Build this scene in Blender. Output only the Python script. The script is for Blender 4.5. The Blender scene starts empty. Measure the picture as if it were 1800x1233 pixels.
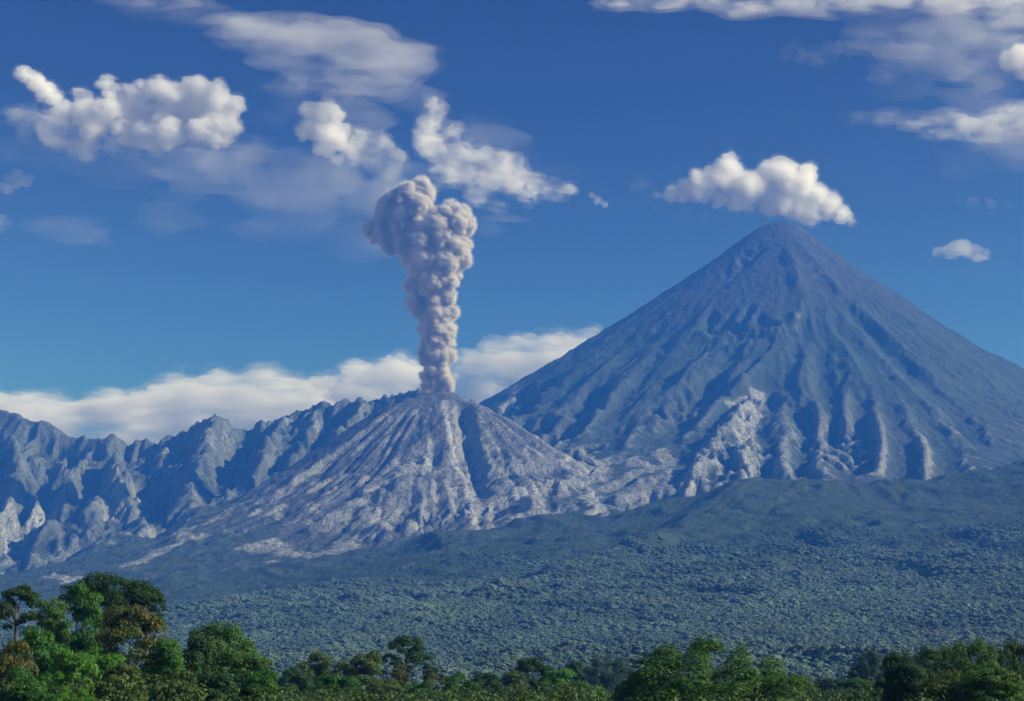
import bpy, math, random, time
import numpy as np
from mathutils import Vector
T0 = time.time()
random.seed(7)
rng = np.random.default_rng(11)
scene = bpy.context.scene
COL = scene.collection
R = math.radians

# ------------------------------------------------------------------ camera
F = 3359.0                 # focal length in photograph pixels (1800 wide)
PITCH = R(9.77)
CAMZ = 100.0
cam_data = bpy.data.cameras.new('camera')
cam = bpy.data.objects.new('camera', cam_data)
COL.objects.link(cam)
cam.location = (0, 0, CAMZ)
cam.rotation_euler = (R(90) + PITCH, 0, 0)
cam_data.sensor_width = 36
cam_data.lens = 36 * F / 1800
cam_data.clip_start = 0.5
cam_data.clip_end = 120000
scene.camera = cam

# ------------------------------------------------------------------ light
SUN_EL, SUN_AZ = R(31), R(97)      # azimuth clockwise from +Y (the view direction)
sd = Vector((math.sin(SUN_AZ) * math.cos(SUN_EL), math.cos(SUN_AZ) * math.cos(SUN_EL), math.sin(SUN_EL)))
sl = bpy.data.lights.new('sun', 'SUN')
sl.energy = 5.0
sl.angle = R(0.5)
sl.color = (1.0, 0.965, 0.91)
sun = bpy.data.objects.new('sun', sl)
sun.rotation_euler = sd.to_track_quat('Z', 'Y').to_euler()
COL.objects.link(sun)
world = bpy.data.worlds.new('World')
scene.world = world
world.use_nodes = True
wn = world.node_tree.nodes
wl = world.node_tree.links
bgn = wn['Background']
sky = wn.new('ShaderNodeTexSky')
sky.sky_type = 'NISHITA'
sky.sun_disc = False
sky.sun_elevation = SUN_EL
sky.sun_rotation = SUN_AZ
sky.altitude = 1500
sky.air_density = 1.7
sky.dust_density = 0.1
sky.ozone_density = 2.6
gm = wn.new('ShaderNodeGamma')
gm.inputs[1].default_value = 4.2
hs = wn.new('ShaderNodeHueSaturation')
hs.inputs['Saturation'].default_value = 0.80
hs.inputs['Value'].default_value = 0.00155
wl.new(sky.outputs[0], gm.inputs[0])
wl.new(gm.outputs[0], hs.inputs['Color'])
tn = wn.new('ShaderNodeMix'); tn.data_type = 'RGBA'; tn.blend_type = 'MULTIPLY'
tn.inputs[0].default_value = 1.0
tn.inputs[7].default_value = (0.92, 1.05, 1.08, 1)      # cooler white balance of the photograph's sky
wl.new(hs.outputs[0], tn.inputs[6])
wl.new(tn.outputs[2], bgn.inputs[0])
bgn.inputs[1].default_value = 0.10
vs = scene.view_settings
scene.display_settings.display_device = 'sRGB'
vs.view_transform = 'Standard'
vs.look = 'None'
vs.gamma = 1.0
vs.use_curve_mapping = False
vs.exposure = 0.38
cy = scene.cycles
cy.use_denoising = True
cy.volume_bounces = 8
cy.max_bounces = 18
cy.diffuse_bounces = 2
cy.transparent_max_bounces = 24
cy.use_adaptive_sampling = True
cy.adaptive_threshold = 0.02
cy.volume_max_steps = 512
cy.caustics_reflective = False
cy.caustics_refractive = False
scene.render.film_transparent = False

# ------------------------------------------------------------------ pixel -> world
CP, SP = math.cos(PITCH), math.sin(PITCH)
def W(px, py, Y):
    """point seen at photograph pixel (px, py) at the distance Y in front"""
    u = (px - 900) / F
    v = (616.5 - py) / F
    d = CP - v * SP
    return (u / d * Y, Y, CAMZ + Y * (SP + v * CP) / d)

# ------------------------------------------------------------------ numpy noise
def _hash(ix, iy, seed):
    h = (ix.astype(np.int64) * 374761393 + iy.astype(np.int64) * 668265263 + seed * 144269)
    h = (h ^ (h >> 13)) * 1274126177
    return ((h ^ (h >> 16)) & 0xffff).astype(np.float32) / 65535.0 * 6.2831853
def perlin(x, y, seed=0):
    ix = np.floor(x); iy = np.floor(y)
    fx = (x - ix).astype(np.float32); fy = (y - iy).astype(np.float32)
    ix = ix.astype(np.int64); iy = iy.astype(np.int64)
    def g(dx, dy):
        a = _hash(ix + dx, iy + dy, seed)
        return np.cos(a) * (fx - dx) + np.sin(a) * (fy - dy)
    u = fx * fx * fx * (fx * (fx * 6 - 15) + 10)
    v = fy * fy * fy * (fy * (fy * 6 - 15) + 10)
    a = g(0, 0); b = g(1, 0); c = g(0, 1); d = g(1, 1)
    return ((a + (b - a) * u) * (1 - v) + (c + (d - c) * u) * v) * 1.4
def fbm(x, y, octv=5, seed=0, gain=0.5):
    s = np.zeros(np.broadcast(x, y).shape, np.float32); a = 1.0
    for o in range(octv):
        s += a * perlin(x * 2 ** o, y * 2 ** o, seed + o * 17)
        a *= gain
    return s
def ridged(x, y, octv=4, seed=0, gain=0.5):
    s = np.zeros(np.broadcast(x, y).shape, np.float32); a = 1.0
    for o in range(octv):
        s += a * (1 - 2 * np.abs(perlin(x * 2 ** o, y * 2 ** o, seed + o * 13)))
        a *= gain
    return s
def sstep(a, b, x):
    t = np.clip((x - a) / (b - a), 0, 1)
    return t * t * (3 - 2 * t)

# ------------------------------------------------------------------ terrain heights
CELL = 9.0
X0, X1, Y0, Y1 = -4200.0, 4600.0, 1500.0, 11800.0
nx = int((X1 - X0) / CELL) + 1
ny = int((Y1 - Y0) / CELL) + 1
gx = X0 + np.arange(nx) * CELL
gy = Y0 + np.arange(ny) * CELL
GX, GY = np.meshgrid(gx.astype(np.float32), gy.astype(np.float32))      # [iy, ix]

NEAR_Y = [-4000, -10, 25, 120, 260, 600, 1300, 2000, 2500, 3300, 4500, 5500, 6500, 8000, 9500, 12000]
NEAR_Z = [98.3, 98.3, 98.2, 94, 88, 77, 60, 72, 98, 185, 370, 520, 600, 700, 760, 500]
LEFT_Z = [98.3, 98.3, 98.2, 94, 88, 77, 60, 72, 92, 150, 255, 330, 350, 360, 380, 300]
def plain(x, y):
    t = sstep(250, 1050, 900 + F * x / np.maximum(y, 500))
    z = np.interp(y, NEAR_Y, NEAR_Z) * t + np.interp(y, NEAR_Y, LEFT_Z) * (1 - t)
    return z + 8 * fbm(x / 700, y / 700, 3, 5) * sstep(900, 2000, y)

def seg_field(pts, clip=None, wid=1e9):
    """distance to the polyline, height on it and side, over the whole grid"""
    best = np.full(GX.shape, 1e12, np.float32)
    hz = np.zeros(GX.shape, np.float32); side = np.zeros(GX.shape, np.float32); par = np.zeros(GX.shape, np.float32)
    L = 0.0
    for (ax, ay, az), (bx, by, bz) in zip(pts[:-1], pts[1:]):
        dx, dy = bx - ax, by - ay
        l2 = dx * dx + dy * dy + 1e-6
        m = None
        if wid < 1e8:
            ix0 = max(0, int((min(ax, bx) - wid - X0) / CELL)); ix1 = min(nx, int((max(ax, bx) + wid - X0) / CELL) + 2)
            iy0 = max(0, int((min(ay, by) - wid - Y0) / CELL)); iy1 = min(ny, int((max(ay, by) + wid - Y0) / CELL) + 2)
        else:
            ix0, ix1, iy0, iy1 = 0, nx, 0, ny
        if ix1 <= ix0 or iy1 <= iy0: continue
        s = (slice(iy0, iy1), slice(ix0, ix1))
        x = GX[s]; y = GY[s]
        t = np.clip(((x - ax) * dx + (y - ay) * dy) / l2, 0, 1)
        d = (x - ax - t * dx) ** 2 + (y - ay - t * dy) ** 2
        k = d < best[s]
        best[s] = np.where(k, d, best[s])
        hz[s] = np.where(k, az + t * (bz - az), hz[s])
        side[s] = np.where(k, dx * (y - ay) - dy * (x - ax), side[s])
        par[s] = np.where(k, L + t * math.sqrt(l2), par[s])
        L += math.sqrt(l2)
    return np.sqrt(best), hz, side, par

def crest(pix, prof_front, prof_back, wid=1e9, rough=0.0, seed=0):
    """a ridge through pixel points (px, py, Y), written left to right; profiles are [(dist, drop)]"""
    pts = [W(*p) for p in pix]
    d, hz, side, par = seg_field(pts, wid=wid)
    if rough:
        hz = hz + rough * fbm(par / 120, par * 0 + seed, 5, seed, 0.6)
    def ip(p):
        p = list(p); (a, b), (c, e_) = p[-2:]
        return np.interp(d, *zip(*(p + [(c + 20000, e_ + 20000 * max(0.3, (e_ - b) / (c - a)))])))
    df = ip(prof_front); db = ip(prof_back)
    return np.where(side < 0, hz - df, hz - db)

def cone(px, py, Y, prof, gul=0.0, ng=34, seed=0, sx=1.0):
    cx, cyy, cz = W(px, py, Y)
    dx = GX - cx; dy = GY - cyy
    r = np.hypot(dx, dy)
    th = np.arctan2(dy, dx)
    r = r * (1 + (sx - 1) * np.maximum(0, np.cos(th)))
    h = np.interp(r, *zip(*prof))
    if gul:
        wr = 0.10 * fbm(dx / 900, dy / 900, 3, seed + 3)
        n = ridged((th + wr) * ng / 6.283, np.log1p(r / 500) * 0.6, 3, seed)
        h = h + gul * (n - 0.9) * sstep(150, 1500, r) * sstep(5500, 2500, r) * np.clip(0.75 + 0.9 * fbm(dx / 900, dy / 900, 2, seed + 8) + 0.35 * np.cos(th), 0.15, 1.3)
    return h, r, th

base = plain(GX, GY).astype(np.float32)
forms = {}
# far big cone
SM, sm_r, sm_th = cone(1372, 394, 9500, [(0, 2395), (60, 2388), (120, 2362), (200, 2308), (320, 2218), (600, 2015), (1215, 1600), (1800, 1250), (2400, 960), (3000, 740), (3700, 540), (4600, 360), (6500, 100)], 17, 37, 21, 1.17)
forms['mountain'] = SM
# erupting dome
SG, sg_r, sg_th = cone(778, 686, 7500, [(0, 1222), (50, 1220), (85, 1199), (300, 1034), (600, 856), (900, 706), (1200, 590), (1700, 440), (2600, 250), (4000, 50)], 0, 30, 8)
ng = ridged(sg_th * 75 / 6.283, sg_r / 2500, 3, 9)
SG = SG + 7 * ng * sstep(60, 400, sg_r)
k = crest([(770, 690, 7480), (850, 715, 7300), (930, 765, 7150), (1008, 812, 7020), (1022, 850, 6880), (1045, 890, 6720), (1066, 922, 6560)], [(0, 0), (60, 12), (250, 90), (600, 330), (2000, 1200)], [(0, 0), (40, 10), (200, 120), (600, 400), (2000, 1300)], rough=5, seed=3)
SG = np.maximum(SG, k)
k = crest([(560, 925, 6550), (630, 870, 6750), (690, 830, 6800), (745, 812, 6880), (768, 830, 6850)], [(0, 0), (40, 12), (140, 80), (500, 330), (2000, 1300)], [(0, 0), (30, 8), (90, 60), (300, 260), (2000, 1300)], rough=14, seed=4)
SG = np.maximum(SG, k)
k = crest([(868, 905, 6500), (885, 875, 6560), (925, 855, 6600), (985, 850, 6650)], [(0, 0), (30, 18), (110, 90), (500, 330), (2000, 1300)], [(0, 0), (30, 8), (90, 60), (300, 260), (2000, 1300)], rough=22, seed=5)
SG = np.maximum(SG, k)
for px_, py_, yy, rr, sd_ in ((735, 850, 6720, 150, 1), (640, 905, 6450, 190, 2), (560, 960, 6300, 200, 3), (470, 985, 6300, 200, 4), (330, 960, 6700, 210, 5), (290, 940, 7000, 190, 9), (370, 905, 7100, 150, 10), (240, 985, 6700, 190, 11), (200, 960, 6900, 150, 12), (950, 880, 6450, 130, 6), (700, 930, 6250, 170, 7), (820, 925, 6150, 160, 8)):
    cx_, cy_, cz_ = W(px_, py_, yy)
    r_ = np.hypot(GX - cx_, GY - cy_)
    r_ = r_ * (1 + 0.25 * fbm(GX / 160, GY / 160, 3, sd_ * 7))
    SG = np.maximum(SG, cz_ + 14 - 60 * (r_ / rr) ** 2 - np.maximum(0, r_ - rr) * 0.35)
forms['volcano'] = SG
# left crater-wall ridge
rocky = [(-400, 640, 8600), (-120, 690, 8500), (0, 722, 8400), (70, 742, 8350), (130, 768, 8300), (165, 772, 8250), (190, 766, 8250), (214, 782, 8300), (270, 778, 8300), (330, 762, 8300), (380, 737, 8250), (430, 754, 8300), (495, 730, 8300), (545, 724, 8300), (575, 712, 8250), (640, 699, 8200), (668, 712, 8200), (700, 704, 8150), (760, 690, 8050), (830, 700, 8050), (900, 740, 8100)]
LR = crest(rocky, [(0, 0), (60, 45), (200, 170), (450, 340), (900, 540), (1600, 760), (2600, 960), (4000, 1200)], [(0, 0), (100, 50), (500, 280), (1500, 800), (4000, 1600)], rough=13, seed=31)
# slope front: steeper where craggy, and spurs running down towards the viewer
spur_f = [(0, 0), (25, 12), (90, 75), (220, 210), (600, 520), (2500, 1800)]
for sp, sd_ in (
    ([(165, 772, 8250), (135, 815, 7950), (118, 870, 7650), (85, 920, 7350), (60, 975, 7000)], 41),
    ([(192, 768, 8250), (205, 820, 7900), (215, 865, 7650), (245, 905, 7400), (262, 935, 7200)], 42),
    ([(20, 745, 8400), (35, 810, 7950), (15, 880, 7550), (-25, 950, 7150)], 43),
    ([(285, 775, 8280), (300, 805, 8000), (330, 850, 7700)], 44),
    ([(378, 740, 8240), (370, 775, 8000), (350, 815, 7750), (330, 870, 7450)], 45),
    ([(500, 730, 8300), (480, 770, 8000), (455, 820, 7700), (400, 880, 7350)], 46),
    ([(570, 714, 8250), (545, 765, 7950), (520, 800, 7750)], 47),
    ([(638, 700, 8200), (620, 735, 7980), (600, 770, 7800)], 48),
    ([(-150, 690, 8500), (-90, 800, 7900), (-70, 900, 7400)], 49),
    ([(175, 860, 7650), (165, 905, 7400), (150, 950, 7150)], 50),
    ([(60, 880, 7600), (95, 940, 7250), (100, 985, 7000)], 51)):
    pts = [W(*p) for p in sp]
    d, hz, side, par = seg_field(pts, wid=900)
    hz = hz + 16 * fbm(par / 130, par * 0 + sd_, 4, sd_, 0.6)
    LR = np.maximum(LR, np.where(d < 890, hz - np.interp(d, *zip(*spur_f)), -1e4))
forms['ridge'] = LR
# forested foothills
H1 = crest([(960, 960, 6100), (1060, 925, 6050), (1150, 896, 5950), (1250, 872, 5850), (1350, 842, 5800), (1440, 858, 5750), (1580, 853, 5750), (1690, 835, 5800), (1800, 806, 5850), (1900, 790, 5900), (2100, 800, 6000)], [(0, 0), (150, 12), (500, 90), (1500, 290), (3500, 560), (5000, 700)], [(0, 0), (100, 20), (400, 100), (1200, 200), (4000, 1300)], rough=12, seed=61)
H2 = crest([(300, 1025, 5300), (440, 1012, 5400), (540, 990, 5500), (640, 966, 5600), (745, 941, 5650), (850, 935, 5650), (935, 903, 5700), (1000, 903, 5750), (1060, 930, 5800)], [(0, 0), (150, 14), (500, 80), (1500, 250), (3500, 430), (5000, 600)], [(0, 0), (80, 14), (300, 90), (1200, 400), (4000, 1300)], rough=9, seed=62)
H3 = crest([(-300, 1000, 5300), (-60, 1010, 5300), (60, 1030, 5250), (160, 1040, 5200), (300, 1032, 5200)], [(0, 0), (150, 14), (500, 80), (1500, 250), (3500, 330), (5000, 500)], [(0, 0), (80, 14), (300, 70), (1200, 400), (4000, 1300)], rough=9, seed=63)
forms['foothills'] = np.maximum(np.maximum(H1, H2), np.maximum(H3, base))
# low rocky spurs between the two cones
MR = np.full(GX.shape, -1e4, np.float32)
for sp, sd_ in (
    ([(1026, 850, 7000), (1050, 822, 7150), (1085, 806, 7250), (1120, 815, 7250), (1160, 800, 7250), (1172, 785, 7300)], 71),
    ([(1060, 862, 6850), (1095, 840, 7000), (1130, 828, 7100)], 72),
    ([(1105, 880, 6600), (1140, 850, 6800), (1180, 822, 7000), (1195, 850, 6850)], 73),
    ([(1212, 870, 6500), (1222, 835, 6700), (1262, 775, 7100), (1300, 730, 7450), (1330, 700, 7650)], 74),
    ([(1335, 700, 7650), (1318, 740, 7400), (1310, 790, 7000), (1322, 835, 6700)], 75)):
    pts = [W(*p) for p in sp]
    d, hz, side, par = seg_field(pts, wid=600)
    hz = hz + 13 * fbm(par / 90, par * 0 + sd_, 4, sd_, 0.6)
    MR = np.maximum(MR, np.where(d < 590, hz - np.interp(d, [0, 20, 70, 200, 700], [0, 8, 50, 170, 700]), -1e4))
SM = forms['mountain'] = np.maximum(SM, MR)
names = ['mountain', 'volcano', 'ridge', 'foothills']
stack = np.stack([forms[n] for n in names])
own = np.argmax(stack, 0)
H = stack.max(0).astype(np.float32)
mount = 1 - (own == 3) * 1.0

# roughness, then carve by hand-traced gullies and ribs
wx = GX + 60 * fbm(GX / 400, GY / 400, 3, 90); wy = GY + 60 * fbm(GX / 400, GY / 400, 3, 95)
rid = ridged(wx / 420, wy / 420, 5, 77, 0.55)
H += np.where(own == 0, 14 * rid * sstep(200, 1500, sm_r), 0)
H += np.where(own == 1, 9 * ridged(wx / 110, wy / 110, 4, 78, 0.6) * sstep(300, 900, sg_r), 0)
H += np.where(own == 2, 24 * (ridged(wx / 330, wy / 420, 5, 79, 0.55) - 1.1), 0)
H += np.where(own == 3, (8 + 14 * sstep(3000, 5200, GY)) * fbm(wx / 500, wy / 600, 4, 80), 0)
H += 3 * fbm(GX / 60, GY / 60, 3, 81)


def sample(A, x, y):
    fx = np.clip((np.asarray(x) - X0) / CELL, 0, nx - 1.001); fy = np.clip((np.asarray(y) - Y0) / CELL, 0, ny - 1.001)
    ix = fx.astype(int); iy = fy.astype(int); u = fx - ix; v = fy - iy
    return (A[iy, ix] * (1 - u) + A[iy, ix + 1] * u) * (1 - v) + (A[iy + 1, ix] * (1 - u) + A[iy + 1, ix + 1] * u) * v

def hit(px, py, ymin=5700, ymax=11500):
    """first terrain point seen at a photograph pixel"""
    ys = np.arange(ymin, ymax, 12.0)
    u = (px - 900) / F; v = (616.5 - py) / F; d = CP - v * SP
    zs = CAMZ + ys * (SP + v * CP) / d
    hs_ = sample(H, ys * u / d, ys)
    k = np.nonzero(hs_ >= zs)[0]
    if len(k) == 0: return None
    y = ys[k[0]]
    return (y * u / d, y, float(hs_[k[0]]))

def stroke(pix, ymin=5700):
    pts = [hit(px, py, ymin) for px, py in pix]
    pts = [p for p in pts if p]
    out = []
    for p in pts:                        # drop points that jumped to another slope
        if out and math.hypot(p[0] - out[-1][0], p[1] - out[-1][1]) > 1500: continue
        out.append(p)
    return out

def carve(pix, amp, width, ymin=5700, fade=True):
    global H
    pts = stroke(pix, ymin)
    if len(pts) < 2: return
    d, hz, side, par = seg_field(pts, wid=width * 3)
    L = sum(math.hypot(b[0] - a[0], b[1] - a[1]) for a, b in zip(pts[:-1], pts[1:]))
    w = np.exp(-(np.minimum(d, 1e5) / width) ** 2)
    if fade: w = w * sstep(0, 0.25 * L, par) * sstep(L * 1.0, 0.85 * L, par)
    H += (amp * w * (0.8 + 0.5 * fbm(GX / 150, GY / 150, 2, 55))).astype(np.float32)

G, B = -1, 1
# big cone: gullies (negative) and ribs (positive) traced on it
for pix, a, w_ in (
    ([(1405, 560), (1396, 620), (1385, 660), (1395, 700), (1412, 740), (1410, 800), (1420, 850)], -34, 40),
    ([(1440, 560), (1447, 620), (1440, 680), (1418, 720), (1425, 770), (1450, 820)], -38, 42),
    ([(1475, 600), (1468, 660), (1455, 700), (1470, 760), (1488, 800), (1480, 850)], -36, 40),
    ([(1500, 640), (1510, 700), (1505, 760), (1520, 810), (1500, 850)], -40, 45),
    ([(1540, 650), (1560, 710), (1580, 760), (1590, 830), (1585, 860)], -36, 45),
    ([(1600, 690), (1640, 750), (1665, 800), (1680, 850)], -34, 45),
    ([(1650, 700), (1710, 760), (1760, 800)], -26, 45),
    ([(1345, 600), (1350, 680), (1330, 760), (1340, 830), (1350, 860)], -40, 48),
    ([(1330, 560), (1270, 640), (1210, 720), (1160, 790)], -30, 50),
    ([(1300, 540), (1230, 610), (1150, 700), (1090, 780)], -26, 50),
    ([(1250, 520), (1170, 600), (1100, 690), (1050, 790)], -26, 50),
    ([(1200, 540), (1110, 620), (1040, 700), (990, 780)], -22, 50),
    ([(1100, 600), (1000, 680), (930, 740)], -20, 45),
    ([(1265, 600), (1200, 670), (1130, 740), (1100, 800)], 26, 35),
    ([(1390, 600), (1320, 660), (1260, 720), (1190, 790)], 22, 35),
    ([(1180, 600), (1090, 690), (1010, 780)], 22, 35),
    ([(1380, 420), (1395, 470), (1412, 540), (1395, 590)], 22, 35),
    ([(1370, 400), (1400, 430), (1440, 470), (1500, 540), (1580, 620), (1700, 720)], 14, 40),
    ([(1350, 420), (1300, 470), (1240, 530)], -12, 40),
    ([(1420, 450), (1470, 520), (1540, 600), (1620, 670), (1740, 760)], -16, 40),
    ([(1420, 640), (1432, 700), (1435, 760), (1436, 830)], 24, 25),
    ([(1490, 680), (1487, 740), (1500, 790)], 20, 25),
    ([(1545, 720), (1550, 780), (1545, 840)], 22, 25),
    ([(1620, 760), (1630, 810), (1625, 850)], 20, 25),
):
    carve(pix, a * 1.55, w_ * 1.0)
# erupting dome
for pix, a, w_ in (
    ([(808, 702), (816, 740), (826, 790), (838, 830), (848, 880)], -62, 30), ([(795, 700), (803, 750), (815, 800), (830, 850)], 10, 12), ([(835, 720), (850, 780), (862, 830)], 12, 16),
    ([(778, 715), (785, 760), (800, 820), (822, 870), (832, 930)], 10, 12),
    ([(850, 735), (880, 790), (930, 850)], -9, 14), ([(870, 745), (920, 800), (970, 840)], -9, 14),
    ([(840, 740), (860, 800), (885, 850)], -9, 14),
    ([(740, 710), (735, 780), (730, 850)], -9, 14), ([(720, 720), (680, 780), (640, 840)], -14, 18),
    ([(700, 730), (620, 810), (540, 880)], -16, 22), ([(670, 740), (580, 820), (480, 900)], -14, 22),
    ([(640, 760), (540, 840), (420, 920)], -16, 24), ([(750, 720), (760, 790), (768, 860), (775, 900)], -10, 14),
    ([(760, 900), (800, 940), (835, 1000)], -14, 35),
    ([(690, 860), (720, 900), (700, 950)], -16, 30), ([(640, 900), (600, 930), (560, 960)], -14, 25),
    ([(840, 880), (870, 870), (920, 900), (900, 930)], -18, 30), ([(960, 860), (975, 895), (1000, 910)], -24, 40),
    ([(1000, 830), (985, 860), (970, 880)], 14, 16),
    ([(1045, 880), (1075, 858), (1120, 842)], -30, 28), ([(1090, 905), (1130, 885), (1200, 870)], -22, 30), ([(1195, 800), (1200, 840), (1202, 872)], -26, 22), ([(1240, 830), (1262, 850)], -18, 22), ([(1140, 800), (1150, 825)], -18, 18),
):
    carve(pix, a * 1.2, w_)
# left wall
for pix, a, w_ in (
    ([(235, 785), (262, 850), (280, 920), (260, 970)], -50, 60), ([(160, 800), (165, 850), (180, 900)], -45, 45),
    ([(80, 780), (75, 850), (40, 910)], -45, 55), ([(310, 790), (290, 850), (285, 900)], -30, 45),
    ([(430, 770), (400, 830), (330, 900)], -34, 50), ([(540, 750), (500, 810), (420, 880)], -28, 45),
    ([(0, 960), (70, 1000), (110, 960), (200, 930), (260, 950)], -30, 60),
):
    carve(pix, a, w_)

# ------------------------------------------------------------------ rain erosion: many drops at once
def erode(H, n, steps, seed, region, er=0.32, dep=0.25, cap=5.0):
    r = np.random.default_rng(seed)
    h = H / CELL
    x = region[0] + r.random(n) * (region[1] - region[0]); y = region[2] + r.random(n) * (region[3] - region[2])
    fx = (x - X0) / CELL; fy = (y - Y0) / CELL
    dx = np.zeros(n); dy = np.zeros(n); vel = np.ones(n); wat = np.ones(n); sed = np.zeros(n)
    flat = h.ravel().astype(np.float64)
    delta = np.zeros(flat.size)
    for s in range(steps):
        ix = np.clip(fx.astype(int), 1, nx - 3); iy = np.clip(fy.astype(int), 1, ny - 3)
        u = fx - ix; v = fy - iy
        i = iy * nx + ix
        a = flat[i]; b = flat[i + 1]; c = flat[i + nx]; d = flat[i + nx + 1]
        hh = (a * (1 - u) + b * u) * (1 - v) + (c * (1 - u) + d * u) * v
        gx_ = (b - a) * (1 - v) + (d - c) * v; gy_ = (c - a) * (1 - u) + (d - b) * u
        dx = dx * 0.15 - gx_ * 0.85; dy = dy * 0.15 - gy_ * 0.85
        l = np.sqrt(dx * dx + dy * dy) + 1e-9
        dx /= l; dy /= l
        nxp = np.clip(fx + dx, 2, nx - 4); nyp = np.clip(fy + dy, 2, ny - 4)
        jx = nxp.astype(int); jy = nyp.astype(int); p = nxp - jx; q = nyp - jy; j = jy * nx + jx
        h2 = (flat[j] * (1 - p) + flat[j + 1] * p) * (1 - q) + (flat[j + nx] * (1 - p) + flat[j + nx + 1] * p) * q
        dh = h2 - hh
        c_ = np.maximum(-dh, 0.02) * vel * wat * cap * 0.2
        over = sed - c_
        amt = np.where(dh > 0, np.minimum(dh, sed), np.where(over > 0, over * dep, -np.minimum(-over * er, np.maximum(-dh, 0))))
        sed = sed - amt
        w = amt
        for off, ww in ((0, (1 - u) * (1 - v)), (1, u * (1 - v)), (nx, (1 - u) * v), (nx + 1, u * v)):
            delta += np.bincount(i + off, weights=w * ww, minlength=flat.size)
        if s % 8 == 7:
            flat += delta * 0.9; delta[:] = 0
        vel = np.sqrt(np.maximum(vel * vel * 0.9 - dh * 0.6, 0.05)); wat = wat * 0.985
        fx, fy = nxp, nyp
    flat += delta * 0.9
    return (flat.reshape(H.shape) * CELL).astype(np.float32)
H_pre = H.copy()
for it in range(7):
    H = erode(H, 70000, 56, 100 + it, (-3400, 3700, 3600, 10300))
dH = np.clip(H - H_pre, -60, 40)
sm = dH.copy()
for _ in range(1):
    sm[1:-1, 1:-1] = (sm[1:-1, 1:-1] * 2 + sm[:-2, 1:-1] + sm[2:, 1:-1] + sm[1:-1, :-2] + sm[1:-1, 2:]) / 6
sm *= np.where(own == 0, 0.45 + 0.55 * sstep(1500, 1000, H), 1.0)
sm *= np.where(own == 1, 0.22 + 0.5 * sstep(700, 1300, sg_r), 1.0)
H = H_pre + sm
def nyz(a, b): return fbm(a / 130, b / 130, 2, 405)
def box5(A):
    B_ = A.copy()
    for _ in range(1):
        for ax in (0, 1):
            B_ = (np.roll(B_, 2, ax) + np.roll(B_, 1, ax) + B_ + np.roll(B_, -1, ax) + np.roll(B_, -2, ax)) / 5
    return B_
HB = box5(H)
MRm = (own == 0) & (MR > SM - 0.5)
H = np.where((own == 1) | MRm, H, HB + np.clip(H - HB, np.where(own == 2, -13, -10), np.where(own == 2, 8.0, 6.0)))
wr2 = fbm(GX / 260, GY / 260, 3, 411)
H += np.where(own == 3, 13.0 * (ridged(GX / 430 + 0.7 * wr2, GY / 1900 + 0.2 * wr2, 3, 419, 0.55) - 0.6) * sstep(2300, 3800, GY) * sstep(6600, 5200, GY), 0)
shoulder = 1 - 0.85 * sstep(-1750, -2050, GX) * sstep(7700, 8000, GY)
H += np.where(own == 2, 10.0 * shoulder * np.maximum(0, ridged(GX / 46 + 0.5 * wr2, GY / 95, 3, 418, 0.6)), 0)
H += np.where(own == 2, 17.0 * shoulder * (ridged(GX / 80 + 1.1 * wr2, GY / 260 + wr2 * 0.6, 4, 412, 0.6) - 0.7) * (0.6 + 0.6 * fbm(GX / 500, GY / 500, 2, 413)), 0)
H += np.where((own == 0) & ~MRm, 9.0 * fbm(GX / 330, GY / 330, 4, 417, 0.6) * sstep(100, 500, sm_r), 0)
H += np.where((own == 0) & ~MRm, 4.5 * (ridged(sm_th * 150 / 6.283 + 0.8 * wr2, sm_r / 1500 + 0.3 * wr2, 3, 414, 0.6) - 0.6) * sstep(250, 900, sm_r) * np.clip(0.7 + 0.8 * fbm(GX / 600, GY / 600, 2, 415), 0.1, 1.4), 0)
H += np.where(MRm, 20.0 * (ridged(GX / 85 + 0.8 * wr2, GY / 130 + 0.5 * wr2, 4, 416, 0.6) - 0.6), 0)
st = ridged(sg_th * 110 / 6.283 + 0.25 * fbm(GX / 300, GY / 300, 2, 12), sg_r / 1800, 3, 19, 0.6)
H += np.where(own == 1, 7.5 * (st - 0.8) * sstep(80, 350, sg_r) * sstep(2200, 900, sg_r), 0)
H += np.where(own != 3, 2.6, 1.2) * ridged(GX / 45 + 0.3 * nyz(GX, GY), GY / 70, 3, 401, 0.6)
def sil(cols):
    for px in cols:
        ys = np.arange(5500, 11000, 9.0); x = (px - 900) / F * ys / 0.985
        r = ((sample(H, x, ys) - CAMZ) / ys).max()
        v = (r * CP - SP) / (CP + r * SP)
        print('SIL', px, round(616.5 - v * F))
# taper to the plain round the edge of this sheet
edge = np.minimum(np.minimum(GX - X0, X1 - GX) / 900, np.minimum((GY - Y0) / 300, (Y1 - GY) / 900))
e = sstep(0, 1, edge)
lowz = np.interp(GY, NEAR_Y, NEAR_Z) * (GY < 2000) + 60 * (GY >= 2000)
H = (lowz - 6) * (1 - e) + H * e
print('terrain', round(time.time() - T0, 1))

# ------------------------------------------------------------------ materials
def new_mat(name):
    m = bpy.data.materials.new(name); m.use_nodes = True
    return m, m.node_tree.nodes, m.node_tree.links
def N(nodes, t, **kw):
    n = nodes.new('ShaderNode' + t)
    for k, v in kw.items():
        if k in n.bl_rna.properties.keys(): setattr(n, k, v)
        else: n.inputs[k].default_value = v
    return n
def mixrgb(nodes, links, fac, a, b):
    n = nodes.new('ShaderNodeMix'); n.data_type = 'RGBA'
    for s, v in ((0, fac), (6, a), (7, b)):
        if hasattr(v, 'is_output') or hasattr(v, 'links'): links.new(v, n.inputs[s])
        else: n.inputs[s].default_value = v
    return n.outputs[2]
def c4(r, g, b): return (r, g, b, 1)

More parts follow.
